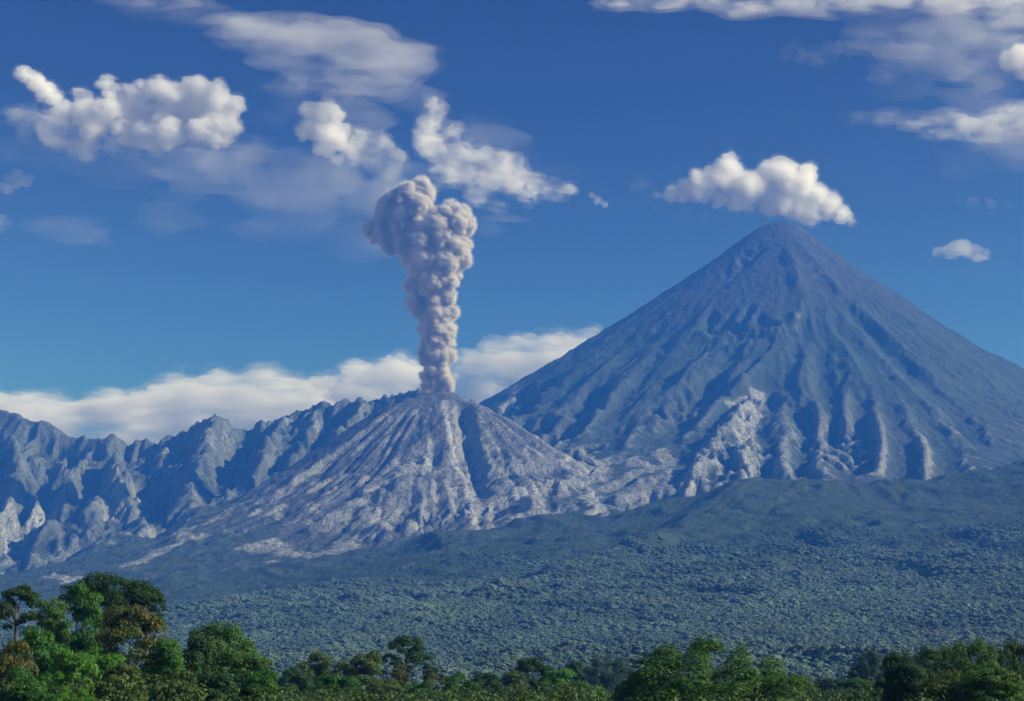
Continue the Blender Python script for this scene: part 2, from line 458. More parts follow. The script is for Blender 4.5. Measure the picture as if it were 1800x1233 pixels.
def terrain_mat(name):
    m, n, l = new_mat(name)
    p = n['Principled BSDF']; p.inputs['Roughness'].default_value = 0.95
    p.inputs['Specular IOR Level'].default_value = 0.1
    tc = N(n, 'NewGeometry')
    def att(a):
        x = N(n, 'Attribute'); x.attribute_name = a; return x.outputs['Fac']
    def noise(scale, detail=6, rough=0.6):
        x = N(n, 'TexNoise', Scale=scale, Detail=detail, Roughness=rough); l.new(tc.outputs['Position'], x.inputs['Vector']); return x.outputs['Fac']
    def ramp(v, a, b):
        x = N(n, 'MapRange'); x.inputs['From Min'].default_value = a; x.inputs['From Max'].default_value = b; l.new(v, x.inputs['Value']); return x.outputs[0]
    n1 = noise(0.012); n2 = noise(0.09, 5, 0.7)
    mp = N(n, 'Mapping'); mp.inputs['Scale'].default_value = (.030, .016, .005); l.new(tc.outputs['Position'], mp.inputs['Vector'])
    x = N(n, 'TexNoise', Scale=1.0, Detail=6.0, Roughness=0.65); l.new(mp.outputs[0], x.inputs['Vector']); n3 = x.outputs['Fac']
    veg = mixrgb(n, l, ramp(n2, .35, .65), c4(.020, .036, .024), c4(.046, .066, .042))
    veg = mixrgb(n, l, ramp(n1, .4, .65), veg, c4(.044, .076, .058))
    rock = mixrgb(n, l, ramp(n2, .35, .65), c4(.024, .029, .036), c4(.052, .058, .066))
    rock = mixrgb(n, l, ramp(n3, .52, .68), rock, c4(.072, .080, .090))
    ash = mixrgb(n, l, ramp(n2, .35, .65), c4(.046, .054, .068), c4(.125, .138, .160))
    ash = mixrgb(n, l, ramp(n3, .50, .66), ash, c4(.055, .065, .08))
    scar = mixrgb(n, l, ramp(n2, .38, .62), c4(.17, .185, .205), c4(.52, .545, .58))
    col = mixrgb(n, l, att('veg'), rock, veg)
    col = mixrgb(n, l, att('ash'), col, ash)
    col = mixrgb(n, l, att('scar'), col, scar)
    l.new(col, p.inputs['Base Color'])
    b1 = N(n, 'Bump', Strength=1.0, Distance=9.0); l.new(n2, b1.inputs['Height'])
    b2 = N(n, 'Bump', Strength=0.9, Distance=16.0); l.new(n3, b2.inputs['Height']); l.new(b1.outputs[0], b2.inputs['Normal'])
    l.new(b2.outputs[0], p.inputs['Normal'])
    return m
TM = terrain_mat('volcanic_terrain')

# colour masks from height, slope, noise and traced scars, plus painted shade on the dome's left
gyy, gxx = np.gradient(H, CELL)
slope = np.hypot(gxx, gyy)
lap = -(np.roll(H, 3, 0) + np.roll(H, -3, 0) + np.roll(H, 3, 1) + np.roll(H, -3, 1) - 4 * H) / (3 * CELL)
nA = fbm(GX / 260, GY / 260, 5, 201, 0.6); nB = fbm(GX / 70, GY / 70, 4, 202, 0.6)
scar = np.zeros(H.shape, np.float32); ash = np.zeros(H.shape, np.float32); veg = np.zeros(H.shape, np.float32)
veg = np.where(own == 3, 1.0, veg)
veg = np.where(own == 0, np.clip(sstep(2050, 1500, H) * 0.75 + 0.25 * nA + 0.1, 0, 1), veg)
veg = np.where(own == 2, np.clip(0.8 + 0.4 * nA, 0, 1), veg)
left_shade_veg = sstep(0.0, -0.8, np.cos(sg_th))  # left flank's shade put into the ash colour; vegetation also starts higher there
ash = np.where(own == 1, np.clip(0.72 + 0.35 * nB - 0.35 * sstep(900, 1500, sg_r) - 0.60 * left_shade_veg * (0.75 + nA), 0, 1) * sstep(2300 - 900 * left_shade_veg, 1500 - 800 * left_shade_veg, sg_r), ash)
veg = np.where(own == 1, np.clip(1 - sstep(2000 - 700 * left_shade_veg, 1200 - 600 * left_shade_veg, sg_r) + 0.3 * nA, 0, 1) * 0.9, veg)

lowf = sstep(1500, 1000, H) * sstep(560, 800, H)
ash = np.where(own == 0, np.maximum(ash, 0.42 * lowf * np.clip(0.45 + 0.9 * nA + 0.5 * nB, 0, 1)), ash)
scar = np.where(own == 2, sstep(1.25, 1.9, slope + 0.45 * nB + 0.5 * nA) * 0.18, scar)
scar = np.where(own == 2, np.clip(scar + 0.14 * sstep(0.9, 1.6, ridged(GX / 80 + 1.1 * wr2, GY / 260 + wr2 * 0.6, 4, 412, 0.6) + nA) * sstep(1250, 700, H), 0, 1), scar)
scar = np.where(own == 1, sstep(0.80, 1.3, slope + 0.3 * nB) * 0.5, scar)
def paint(pix, width, val=1.0, ymin=5700, arr=None, thr=0.0):
    pts = stroke(pix, ymin)
    if len(pts) < 2: return
    arr = scar if arr is None else arr
    d, hz, side, par = seg_field(pts, wid=width * 2.5)
    d = d / width + 0.75 * nB + 0.35 * nA
    arr[:] = np.maximum(arr, val * sstep(1.0, 0.45, np.minimum(d, 50)))
for pix, w_, v_ in (
    ([(1295, 712), (1335, 702), (1315, 740), (1302, 770), (1308, 810), (1322, 835)], 50, .75),
    ([(1262, 772), (1225, 805), (1215, 860)], 40, .55),
    ([(1040, 840), (1065, 812), (1110, 812), (1150, 825)], 60, .7), ([(1060, 862), (1090, 845), (1130, 828)], 40, .5),
    ([(1105, 880), (1140, 850), (1180, 825), (1190, 860)], 60, .5), ([(1165, 790), (1172, 820)], 40, .6),
    ([(1215, 835), (1212, 870)], 40, .7),
    ([(1000, 815), (1020, 830), (1022, 850)], 60, .9), ([(1022, 850), (1045, 885), (1064, 918)], 28, .9),
    ([(930, 800), (975, 815), (1010, 825)], 40, .5),
    ([(780, 705), (788, 750), (800, 810), (820, 860), (830, 890), (833, 930)], 14, 1.0), ([(832, 880), (833, 940)], 26, 1.0),
    ([(695, 835), (740, 815), (755, 830)], 50, .8), ([(690, 840), (640, 868), (580, 915)], 45, .7),
    ([(730, 850), (745, 890), (730, 920)], 45, .6), ([(660, 905), (670, 925), (640, 940)], 60, .8),
    ([(875, 905), (900, 875), (925, 870), (925, 905)], 55, .9), ([(960, 860), (985, 850)], 40, .7),
    ([(450, 960), (490, 965), (560, 975), (620, 955)], 55, .6), ([(475, 950), (500, 962)], 30, .9),
    ([(340, 930), (375, 915), (410, 890)], 40, .7), ([(240, 990), (300, 960), (350, 945)], 45, .65),
    ([(260, 935), (300, 930), (330, 950)], 45, .6), ([(500, 865), (480, 885)], 35, .6), ([(565, 890), (545, 900)], 20, .5),
    ([(195, 840), (180, 865), (210, 880), (200, 910)], 55, .75), ([(100, 880), (92, 905), (60, 920)], 45, .9),
    ([(0, 900), (20, 940), (0, 965)], 60, .7), ([(110, 800), (125, 850), (100, 890)], 40, .35),
    ([(235, 860), (250, 895)], 25, .5), ([(290, 800), (310, 800)], 40, .45), ([(350, 765), (370, 780)], 45, .5),
    ([(480, 755), (520, 745), (550, 745)], 45, .5), ([(400, 760), (395, 775)], 30, .4),
    ([(885, 720), (900, 700), (905, 680)], 40, .5), ([(840, 695), (860, 690)], 30, .5), ([(640, 715), (630, 730)], 40, .35),
    ([(1410, 535), (1400, 580)], 16, .22), ([(1385, 445), (1392, 480)], 14, .15), ([(1265, 600), (1225, 635)], 20, .2),
    ([(90, 1010), (130, 1020), (90, 1035)], 45, .7), ([(60, 990), (130, 975)], 45, .35),
):
    paint(pix, w_, v_)
for pix, w_ in (([(800, 930), (832, 960), (815, 1000)], 60), ([(870, 900), (930, 890), (1000, 900)], 60)):
    paint(pix, w_, .55, arr=ash)
scar *= np.clip(0.9 + 0.5 * nB, 0.3, 1)
# bare crests of ribs and spurs, chutes of fresh ash on the dome, toned down on its painted shade side
lb = (np.roll(lap, 1, 0) + np.roll(lap, -1, 0) + np.roll(lap, 1, 1) + np.roll(lap, -1, 1) + lap) / 5
crestm = sstep(0.10, 0.60, lb + 0.22 * nB + 0.12 * nA)
ash = np.where(own == 0, np.maximum(ash, 0.62 * crestm * sstep(1700, 1050, H)), ash)
scar = np.where(own == 0, np.maximum(scar, 0.45 * sstep(0.35, 0.9, lb + 0.2 * nA) * sstep(1250, 850, H)), scar)
ash = np.where(own == 2, np.maximum(ash, 0.28 * crestm), ash)
scar = np.where(own == 2, np.maximum(scar, 0.15 * sstep(0.5, 1.1, lb + 0.3 * nA)), scar)
ash = np.where(own == 1, ash * (0.30 + 0.70 * sstep(0.2, 1.2, st)), ash)
scar = np.where(own == 1, np.maximum(scar, (0.42 * sstep(1.0, 1.6, st + 0.2 * nB) * sstep(60, 300, sg_r) * sstep(1500, 900, sg_r) + 0.10 * crestm) * (1 - 0.75 * left_shade_veg)), scar)

def sheet(name, mask, mats, label):
    f = mask[:-1, :-1]
    idx = np.arange(nx * ny).reshape(ny, nx)
    q = np.stack([idx[:-1, :-1][f], idx[:-1, 1:][f], idx[1:, 1:][f], idx[1:, :-1][f]], 1)
    used, inv = np.unique(q, return_inverse=True)
    q = inv.reshape(q.shape)
    co = np.stack([GX.ravel()[used], GY.ravel()[used], H.ravel()[used]], 1).astype(np.float32)
    me = bpy.data.meshes.new(name)
    me.vertices.add(len(co)); me.vertices.foreach_set('co', co.ravel())
    me.loops.add(q.size); me.loops.foreach_set('vertex_index', q.ravel().astype(np.int32))
    me.polygons.add(len(q)); me.polygons.foreach_set('loop_start', np.arange(0, q.size, 4, dtype=np.int32))
    me.update(calc_edges=True)
    me.shade_smooth()
    for an, A in (('veg', veg), ('ash', ash), ('scar', scar)):
        a = me.attributes.new(an, 'FLOAT', 'POINT'); a.data.foreach_set('value', A.ravel()[used].astype(np.float32))
    me.materials.append(TM)
    o = bpy.data.objects.new(name, me); COL.objects.link(o)
    o['kind'] = 'structure'; o['label'] = label
    return o
# keep the owners in clean patches
behind = GY > 8900
owner = own.copy()
mtn = sheet('mountain', owner == 0, TM, 'tall dark blue volcanic cone with gullied flanks on the right')
vol = sheet('volcano', owner == 1, TM, 'low grey ash dome sending up the eruption column')
rdg = sheet('ridge', owner == 2, TM, 'craggy rock ridge with pale scars on the left')
fth = sheet('foothills', owner == 3, TM, 'hazy forested apron below the two volcanoes')

# ground sheet, in front of and all round the mountains
def ground_z(x, y):
    z = np.interp(y, [-4000, -10, 25, 120, 260, 600, 1300, 2000, 2300], [98.3, 98.3, 98.2, 94, 88, 77, 60, 70, 60])
    side = np.abs(x)
    return z
xs = np.concatenate([np.linspace(-11000, -600, 27), np.linspace(-560, 560, 57), np.linspace(600, 11000, 27)])
ysg = np.concatenate([np.linspace(-3000, -100, 12), np.linspace(-60, 900, 60), np.linspace(950, 13200, 60)])
XX, YY = np.meshgrid(xs, ysg)
ZZ = ground_z(XX, YY) + 2.0 * fbm(XX / 60, YY / 60, 3, 301) * sstep(60, 200, YY)
ZZ = ZZ + np.where(YY < 5, 0, 0)
m, n, l = new_mat('undergrowth_ground')
p = n['Principled BSDF']; p.inputs['Roughness'].default_value = 0.95
geo = N(n, 'NewGeometry'); nz = N(n, 'TexNoise', Scale=0.15, Detail=8.0); l.new(geo.outputs['Position'], nz.inputs['Vector'])
l.new(mixrgb(n, l, nz.outputs['Fac'], c4(.018, .03, .012), c4(.06, .085, .03)), p.inputs['Base Color'])
bp = N(n, 'Bump', Strength=0.8, Distance=0.8); l.new(nz.outputs['Fac'], bp.inputs['Height']); l.new(bp.outputs[0], p.inputs['Normal'])
ground_mat = m
def grid_mesh(name, XX, YY, ZZ, mat):
    r, c = XX.shape
    idx = np.arange(r * c).reshape(r, c)
    q = np.stack([idx[:-1, :-1].ravel(), idx[:-1, 1:].ravel(), idx[1:, 1:].ravel(), idx[1:, :-1].ravel()], 1)
    me = bpy.data.meshes.new(name)
    me.from_pydata(np.stack([XX.ravel(), YY.ravel(), ZZ.ravel()], 1).tolist(), [], q.tolist())
    me.shade_smooth(); me.materials.append(mat)
    o = bpy.data.objects.new(name, me); COL.objects.link(o); return o
g = grid_mesh('ground', XX, YY, ZZ, ground_mat)
g['kind'] = 'structure'; g['label'] = 'dark green undergrowth ground below the foreground trees'


# ------------------------------------------------------------------ puffs -> closed mesh (surface nets)
def surface_nets(f, org, h):
    ins = f > 0
    sh = tuple(n - 1 for n in f.shape)
    acc = np.zeros(sh + (3,), np.float32); cnt = np.zeros(sh, np.float32)
    cells = [slice(0, -1), slice(1, None)]
    for ax in range(3):
        o = [a for a in range(3) if a != ax]
        for b0 in (0, 1):
            for b1 in (0, 1):
                s0 = [None] * 3; s1 = [None] * 3
                s0[ax] = cells[0]; s1[ax] = cells[1]
                s0[o[0]] = s1[o[0]] = cells[b0]; s0[o[1]] = s1[o[1]] = cells[b1]
                a = f[tuple(s0)]; b = f[tuple(s1)]
                cr = (a > 0) != (b > 0)
                t = np.where(cr, a / np.where(cr, a - b, 1), 0)
                acc[..., ax] += t; acc[..., o[0]] += cr * b0; acc[..., o[1]] += cr * b1
                cnt += cr
    act = cnt > 0
    vid = np.full(sh, -1, np.int64); vid[act] = np.arange(act.sum())
    ijk = np.stack(np.nonzero(act), 1).astype(np.float32)
    co = (ijk + acc[act] / cnt[act][:, None]) * h + np.array(org, np.float32)
    quads = []
    for ax in range(3):
        o = [(ax + 1) % 3, (ax + 2) % 3]
        lo = [slice(1, -1)] * 3; hi = [slice(1, -1)] * 3
        lo[ax] = slice(0, -1); hi[ax] = slice(1, None)
        a = ins[tuple(lo)]; b = ins[tuple(hi)]
        idx = np.stack(np.nonzero(a != b), 1)
        if not len(idx): continue
        base_ = idx.copy(); base_[:, o[0]] += 1; base_[:, o[1]] += 1
        def cell(d0, d1):
            c = base_.copy(); c[:, o[0]] -= d0; c[:, o[1]] -= d1
            return vid[c[:, 0], c[:, 1], c[:, 2]]
        q = np.stack([cell(1, 1), cell(0, 1), cell(0, 0), cell(1, 0)], 1)
        fl = ~a[tuple(idx.T)]
        q[fl] = q[fl][:, ::-1]
        quads.append(q)
    return co, np.concatenate(quads)

def noise3(P, seed):
    """cheap 3d noise from three planes"""
    return (perlin(P[0] + 3.1 * P[2], P[1] - 2.3 * P[2], seed) + perlin(P[1] + 1.7, P[2] + 9.2 + 0.7 * P[0], seed + 1) + perlin(P[2] - 4.1, P[0] + 0.9 * P[1], seed + 2)) * 0.6

def puff_field(S, h, seed, rough=0.0, rscale=100.0, flat=None, soft=0, extra=0):
    S = np.array(S, np.float32)
    pad = 2 * h + 1.6 * rough + extra
    lo = (S[:, :3] - S[:, 3:4]).min(0) - pad - h; hi = (S[:, :3] + S[:, 3:4]).max(0) + pad + h
    n_ = np.ceil((hi - lo) / h).astype(int) + 1
    f = np.full(n_, -pad, np.float32)
    for x, y, z, r in S:
        a = np.maximum(0, ((np.array([x, y, z]) - r - pad - lo) / h).astype(int))
        b = np.minimum(n_, ((np.array([x, y, z]) + r + pad - lo) / h).astype(int) + 2)
        xs_ = lo[0] + np.arange(a[0], b[0]) * h - x; ys_ = lo[1] + np.arange(a[1], b[1]) * h - y; zs_ = lo[2] + np.arange(a[2], b[2]) * h - z
        d = r - np.sqrt(xs_[:, None, None] ** 2 + ys_[None, :, None] ** 2 + zs_[None, None, :] ** 2)
        sl_ = (slice(a[0], b[0]), slice(a[1], b[1]), slice(a[2], b[2]))
        f[sl_] = np.maximum(f[sl_], d)
    if rough:
        I, J, K = np.meshgrid(*[lo[i] + np.arange(n_[i]) * h for i in range(3)], indexing='ij')
        P = (I / rscale, J / rscale, K / rscale)
        nn = noise3(P, seed) + 0.5 * noise3([p * 2.1 for p in P], seed + 5) + 0.3 * noise3([p * 4.3 for p in P], seed + 9)
        f = f + rough * nn
    f[0] = f[-1] = -pad; f[:, 0] = f[:, -1] = -pad; f[:, :, 0] = f[:, :, -1] = -pad
    for _ in range(soft):
        g_ = f.copy()
        for ax in range(3):
            g_ = (np.roll(g_, 1, ax) + 2 * g_ + np.roll(g_, -1, ax)) / 4
        f = g_
        f[0] = f[-1] = -pad; f[:, 0] = f[:, -1] = -pad; f[:, :, 0] = f[:, :, -1] = -pad
    return f, lo

def fast_mesh(name, co, q, mat, smooth=True):
    me = bpy.data.meshes.new(name)
    k = q.shape[1]
    me.vertices.add(len(co)); me.vertices.foreach_set('co', np.ascontiguousarray(co, np.float32).ravel())
    me.loops.add(q.size); me.loops.foreach_set('vertex_index', q.ravel().astype(np.int32))
    me.polygons.add(len(q)); me.polygons.foreach_set('loop_start', np.arange(0, q.size, k, dtype=np.int32))
    me.update(calc_edges=True)
    if smooth: me.shade_smooth()
    me.materials.append(mat)
    return me

def sub_puffs(S, n, f0, f1, r_, up=0.2, keep=0.55):
    out = []
    for x, y, z, r in S:
        for _ in range(n):
            v_ = r_.normal(size=3); v_ /= np.linalg.norm(v_) + 1e-9
            v_[2] += up; v_ /= np.linalg.norm(v_) + 1e-9
            rr = r * r_.uniform(f0, f1)
            out.append((x + v_[0] * (r - rr * keep), y + v_[1] * (r - rr * keep), z + v_[2] * (r - rr * keep), rr))
    return out

def volume_mat(name, color, dens, aniso=0.2, noise=None):
    m, n, l = new_mat(name)
    n.remove(n['Principled BSDF'])
    pv = n.new('ShaderNodeVolumePrincipled')
    pv.inputs['Color'].default_value = color
    pv.inputs['Density'].default_value = dens
    pv.inputs['Anisotropy'].default_value = aniso
    if noise:
        sc_, lo_, hi_, stretch = noise
        g_ = N(n, 'NewGeometry')
        mp = N(n, 'Mapping'); mp.inputs['Scale'].default_value = stretch
        l.new(g_.outputs['Position'], mp.inputs['Vector'])
        nz = N(n, 'TexNoise', Scale=sc_, Detail=5.0, Roughness=0.55, Distortion=0.3); l.new(mp.outputs[0], nz.inputs['Vector'])
        mr = N(n, 'MapRange'); mr.interpolation_type = 'SMOOTHSTEP'
        mr.inputs['From Min'].default_value = lo_; mr.inputs['From Max'].default_value = hi_; mr.inputs['To Max'].default_value = dens
        l.new(nz.outputs['Fac'], mr.inputs['Value']); l.new(mr.outputs[0], pv.inputs['Density'])
    l.new(pv.outputs[0], n['Material Output'].inputs['Volume'])
    return m

# eruption column: (px, py, radius px, depth offset m)
PL = [(775, 692, 16, 0), (770, 680, 17, 0), (765, 668, 17, 0), (782, 672, 15, -15), (752, 668, 11, 10), (790, 684, 10, -10),
      (760, 650, 20, 0), (776, 648, 18, -10), (768, 630, 22, 0), (752, 634, 18, 15), (784, 626, 18, -10), (744, 622, 12, 10),
      (766, 608, 26, 0), (785, 600, 18, -15), (750, 606, 18, 10), (768, 585, 27, 0), (786, 575, 18, -10), (752, 580, 20, 10),
      (768, 560, 28, 0), (788, 550, 18, -10), (748, 556, 20, 15), (766, 532, 30, 0), (788, 525, 19, -15), (738, 536, 24, 15), (724, 538, 11, 20),
      (764, 505, 32, 0), (786, 500, 20, -20), (736, 510, 26, 20), (762, 480, 34, 0), (785, 478, 24, -25), (735, 482, 26, 20),
      (755, 455, 36, 0), (735, 455, 26, 20), (790, 452, 30, -25), (812, 458, 16, -20), (720, 440, 24, 25),
      (750, 425, 38, 0), (790, 425, 32, -20), (812, 432, 17, -25), (720, 415, 28, 20), (690, 420, 22, 35), (668, 412, 22, 45), (650, 405, 18, 55),
      (745, 400, 32, 0), (775, 398, 26, -25), (805, 395, 25, -20), (812, 382, 17, -10), (790, 378, 20, -15), (765, 378, 18, -20), (700, 395, 28, 25), (672, 388, 22, 45),
      (715, 372, 28, 10), (735, 362, 22, -10), (695, 365, 22, 20), (680, 362, 18, 15), (712, 348, 22, 0), (690, 348, 15, 5), (736, 340, 22, 10), (742, 328, 16, 15), (718, 334, 15, 0), (752, 344, 14, 15)]
r_ = np.random.default_rng(5)
S1 = []
for px, py, rp, dy in PL:
    x, y, z = W(px, py, 7480 + dy)
    S1.append((x, y, z, rp * (0.84 if py > 470 else 0.95) * 7480 / F))
pm = volume_mat('ash_plume_mist', c4(.88, .865, .85), 0.010, 0.0)
pc = volume_mat('ash_plume', c4(.765, .742, .705), 0.16, 0.0)
# ragged jets round the vent
for _ in range(80):
    a_ = r_.uniform(-1, 1); t_ = r_.random()
    x, y, z = W(771 + a_ * (18 + 12 * t_ * abs(a_)), 697 - t_ * (62 - 26 * abs(a_)), 7480 + r_.uniform(-30, 30))
    S1.append((x, y, z, r_.uniform(3, 8.5) * 7480 / F))
S2 = sub_puffs(S1, 6, 0.45, 0.78, r_, 0.1, 0.46) + sub_puffs(S1, 5, 0.18, 0.42, r_, 0.1, 0.40)
S3 = sub_puffs(S2, 7, 0.2, 0.55, r_, 0.1, 0.48)
S4 = sub_puffs(S3, 5, 0.2, 0.5, r_, 0.1, 0.45)
f, lo = puff_field([(a, b, c, d * 0.92) for a, b, c, d in S1] + S2 + S3 + S4, 3.2, 3, 6.0, 30.0, extra=9)
co, q = surface_nets(f + 6, lo, 3.2)
me = fast_mesh('smoke_plume', co, q, pm)
o = bpy.data.objects.new('smoke_plume', me); COL.objects.link(o)
co, q = surface_nets(f - 2, lo, 3.2)
k_ = bpy.data.objects.new('dense_ash', fast_mesh('dense_ash', co, q, pc)); COL.objects.link(k_); k_.parent = o
o['label'] = 'tall billowing column of beige and dark grey volcanic ash above the dome'
o['category'] = 'smoke plume'
print('plume', len(q), round(time.time() - T0, 1))

# ------------------------------------------------------------------ clouds, all beyond and above the haze
CD = 15000.0
def cm(name, dens, alb=.985, lo_=.34, hi_=.66, sc_=.004, st=(.8, .8, 1.3), an=0.15):
    return volume_mat(name, c4(alb, alb, alb + .002), dens, an, (sc_, lo_, hi_, st))
# shells: (offset of the skin in metres, material) from the thin outer mist to the dense heart
CU = [(14, cm('cloud_mist', .0020)), (-5, cm('cloud_skin', .0100, .988, .24, .56, .007)), (-36, volume_mat('cloud_heart', c4(.990, .989, .988), .014, 0.15))]
CU2 = [(22, cm('thin_cloud_mist', .0016, .98)), (-12, cm('thin_cloud_heart', .0060, .985, .36, .66, .0050))]
BK = [(22, cm('bank_mist', .0016, .95, sc_=.003, st=(.5, .5, 2.2))), (-12, cm('bank_heart', .0080, .945, .32, .66, .0034, (.5, .5, 2.6)))]
WI = [(20, cm('wisp', .0012, .95, .30, .72, .0024, (.5, .5, 1.9))), (-26, cm('wisp_heart', .0019, .95, .34, .66, .0032, (.5, .5, 1.9)))]
TN = [(10, cm('scrap', .0045, .98, .30, .62, .006))]
VE = [(0, cm('veil', .0009, .97, .30, .78, .0016, (.6, .6, 1.5)))]
VF = [(0, cm('high_veil', .0010, .97, .30, .80, .0011, (.5, .5, 1.8)))]
def cloud(pts, label, mat, h=16.0, n2=14, n3=0, depth=0.5, rough=16, rscale=160, seed=1, f=(.3, .5), dist=CD, up=0.35, soft=0, sx=1.0):
    r_ = np.random.default_rng(seed)
    S = []
    for px, py, rp in pts:
        for j in range(5):
            a_, b_ = (0, 0) if j == 0 else (r_.uniform(-.75, .75), r_.uniform(-.55, .45))
            x, y, z = W(px + a_ * rp, py + b_ * rp, dist + r_.uniform(-1, 1) * depth * rp * dist / F)
            x = x / sx
            S.append((x, y, z, rp * (0.85 if j == 0 else r_.uniform(.35, .8)) * dist / F))
    rough = rough * 1.5
    A = S + (sub_puffs(S, n2, f[0], f[1], r_, up) if n2 else [])
    if n3: A = A + sub_puffs(A[len(S):], n3, .3, .5, r_, up)
    fl, lo = puff_field(A, h, seed * 31, rough, rscale, soft=soft, extra=36)
    o = None
    for off, mt in mat:
        co, q = surface_nets(fl + off, lo, h)
        co[:, 0] *= sx
        if o is None:
            c = co.mean(0)
            o = bpy.data.objects.new('cloud', fast_mesh('cloud', co - c, q, mt)); o.location = c.tolist(); COL.objects.link(o)
        elif len(q):
            k_ = bpy.data.objects.new('dense_core', fast_mesh('dense_core', co - c, q, mt)); COL.objects.link(k_); k_.parent = o
    o['label'] = label; o['category'] = 'cloud'; o['group'] = 'clouds in the sky'
    return o
cloud([(1180, 342, 16), (1210, 336, 22), (1240, 330, 28), (1262, 312, 28), (1280, 298, 26), (1284, 282, 16), (1300, 325, 32), (1330, 330, 34), (1352, 305, 26), (1366, 300, 20), (1385, 320, 34), (1410, 318, 26), (1418, 305, 16), (1430, 345, 32), (1455, 362, 26), (1480, 378, 20), (1495, 388, 12), (1400, 365, 30), (1360, 355, 28), (1310, 352, 24), (1425, 378, 22), (1270, 350, 20), (1158, 346, 9)],
      'bright white cumulus cloud resting just above the tall volcano summit', CU, 11, 22, 5, 0.6, 12, 110, 2, f=(.2, .66))
cloud([(45, 135, 18), (62, 148, 20), (80, 162, 20), (95, 175, 18), (140, 168, 14), (148, 180, 20), (185, 148, 16), (200, 165, 20), (230, 165, 18), (262, 160, 18), (280, 155, 24), (300, 170, 30), (330, 165, 26), (355, 165, 24), (380, 165, 26), (395, 190, 30), (400, 215, 28), (370, 210, 34), (330, 205, 34), (290, 205, 30), (250, 205, 30), (215, 200, 30), (180, 205, 30), (145, 205, 28), (110, 200, 26), (160, 225, 30), (230, 230, 32), (300, 235, 32), (360, 235, 28)],
      'long white cumulus cloud with a horn at its left end, upper left', CU, 12, 18, 4, 0.6, 15, 120, 3, f=(.2, .66))
cloud([(90, 225, 34), (150, 250, 34), (210, 250, 30), (270, 245, 30), (330, 245, 28), (150, 275, 20), (50, 220, 26), (390, 245, 22), (20, 205, 20)],
      'ragged grey base of the long cumulus cloud, upper left', CU2, 16, 14, 0, 0.8, 30, 150, 4)
cloud([(542, 200, 20), (565, 202, 24), (590, 205, 20), (538, 225, 20), (560, 232, 26), (588, 236, 26), (600, 255, 22), (575, 262, 22), (590, 280, 14), (560, 262, 16)],
      'small bright white cumulus cloud above and left of the ash column', CU, 11, 20, 4, 0.6, 12, 110, 5, f=(.2, .66))
cloud([(640, 255, 28), (668, 262, 28), (695, 280, 24), (652, 285, 24), (620, 262, 22), (685, 302, 18), (625, 285, 16)],
      'soft pale cloud between the small bright cumulus and the ash column', CU2, 14, 12, 0, 0.6, 26, 130, 6)
cloud([(752, 215, 26), (748, 245, 30), (775, 262, 36), (805, 262, 26), (790, 235, 18), (800, 300, 34), (850, 275, 20), (820, 290, 36), (860, 305, 36), (900, 318, 32), (940, 330, 26), (975, 338, 20), (995, 335, 14), (840, 340, 26), (870, 365, 16), (760, 185, 16), (910, 290, 16), (790, 305, 20)],
      'ragged white cloud trailing right behind the top of the ash column', CU2, 15, 14, 0, 0.7, 30, 140, 7)
cloud([(420, 58, 34), (480, 62, 40), (540, 70, 46), (600, 82, 50), (650, 95, 50), (690, 110, 44), (560, 125, 36), (620, 140, 38), (670, 140, 30), (480, 100, 30), (520, 150, 26), (590, 165, 22)],
      'broad grey lens shaped cloud high on the left', WI, 22, 8, 0, 0.6, 34, 240, 8, sx=1.9)
cloud([(200, -4, 16), (250, 10, 20), (310, 22, 22), (370, 34, 20), (420, 42, 16), (330, 4, 18)],
      'thin grey cloud streak leading down from the top left edge', WI, 22, 8, 0, 0.5, 26, 200, 9, sx=2.6)
cloud([(1080, 2, 17), (1170, 0, 22), (1260, -2, 24), (1340, 4, 24), (1420, 10, 24), (1500, 6, 24), (1590, 0, 28), (1680, -4, 32), (1780, 0, 30), (1450, 24, 14), (1300, 22, 12)],
      'long white cloud band along the top right edge', CU2, 20, 12, 0, 0.8, 26, 190, 10, sx=2.6)
cloud([(1385, 88, 16), (1410, 98, 18), (1440, 100, 18), (1465, 92, 14)], 'small faint wisp left of the darker clouds, upper right', WI, 14, 8, 0, 0.5, 24, 110, 11)
cloud([(1510, 80, 22), (1560, 90, 28), (1610, 100, 34), (1660, 105, 34), (1700, 125, 28), (1740, 140, 26), (1620, 60, 30), (1700, 60, 34), (1770, 50, 36), (1560, 130, 18)],
      'grey broken cloud patch below the top right band', WI, 20, 8, 0, 0.5, 30, 200, 12, sx=1.7)
cloud([(1772, 108, 22), (1790, 98, 22), (1812, 108, 30), (1800, 125, 20)], 'compact bright white cloud cut by the right edge', CU, 13, 16, 2, 0.5, 8, 100, 13)
cloud([(1500, 206, 9), (1560, 208, 13), (1620, 214, 18), (1690, 222, 26), (1770, 222, 34), (1820, 210, 38), (1730, 248, 14), (1640, 230, 12)],
      'long tapering white cloud streak reaching the right edge', CU2, 18, 12, 0, 0.8, 24, 170, 14, sx=2.4)
cloud([(1650, 444, 8), (1672, 440, 13), (1690, 436, 14), (1712, 444, 14), (1728, 450, 8)], 'small ragged white cloud right of the tall summit', TN, 12, 10, 0, 0.5, 14, 80, 15, sx=1.5)
cloud([(1685, 352, 8), (1710, 352, 12), (1740, 358, 12), (1775, 362, 10)], 'faint thin wisp right of the summit cloud', VE, 14, 6, 0, 0.5, 16, 90, 16)
cloud([(8, 330, 12), (28, 318, 16), (45, 320, 12)], 'small white cloud scrap at the left edge', TN, 12, 10, 0, 0.5, 12, 80, 17)
cloud([(-4, 392, 14), (12, 394, 9)], 'tiny white cloud scrap low on the left edge', TN, 12, 10, 0, 0.5, 8, 80, 18)
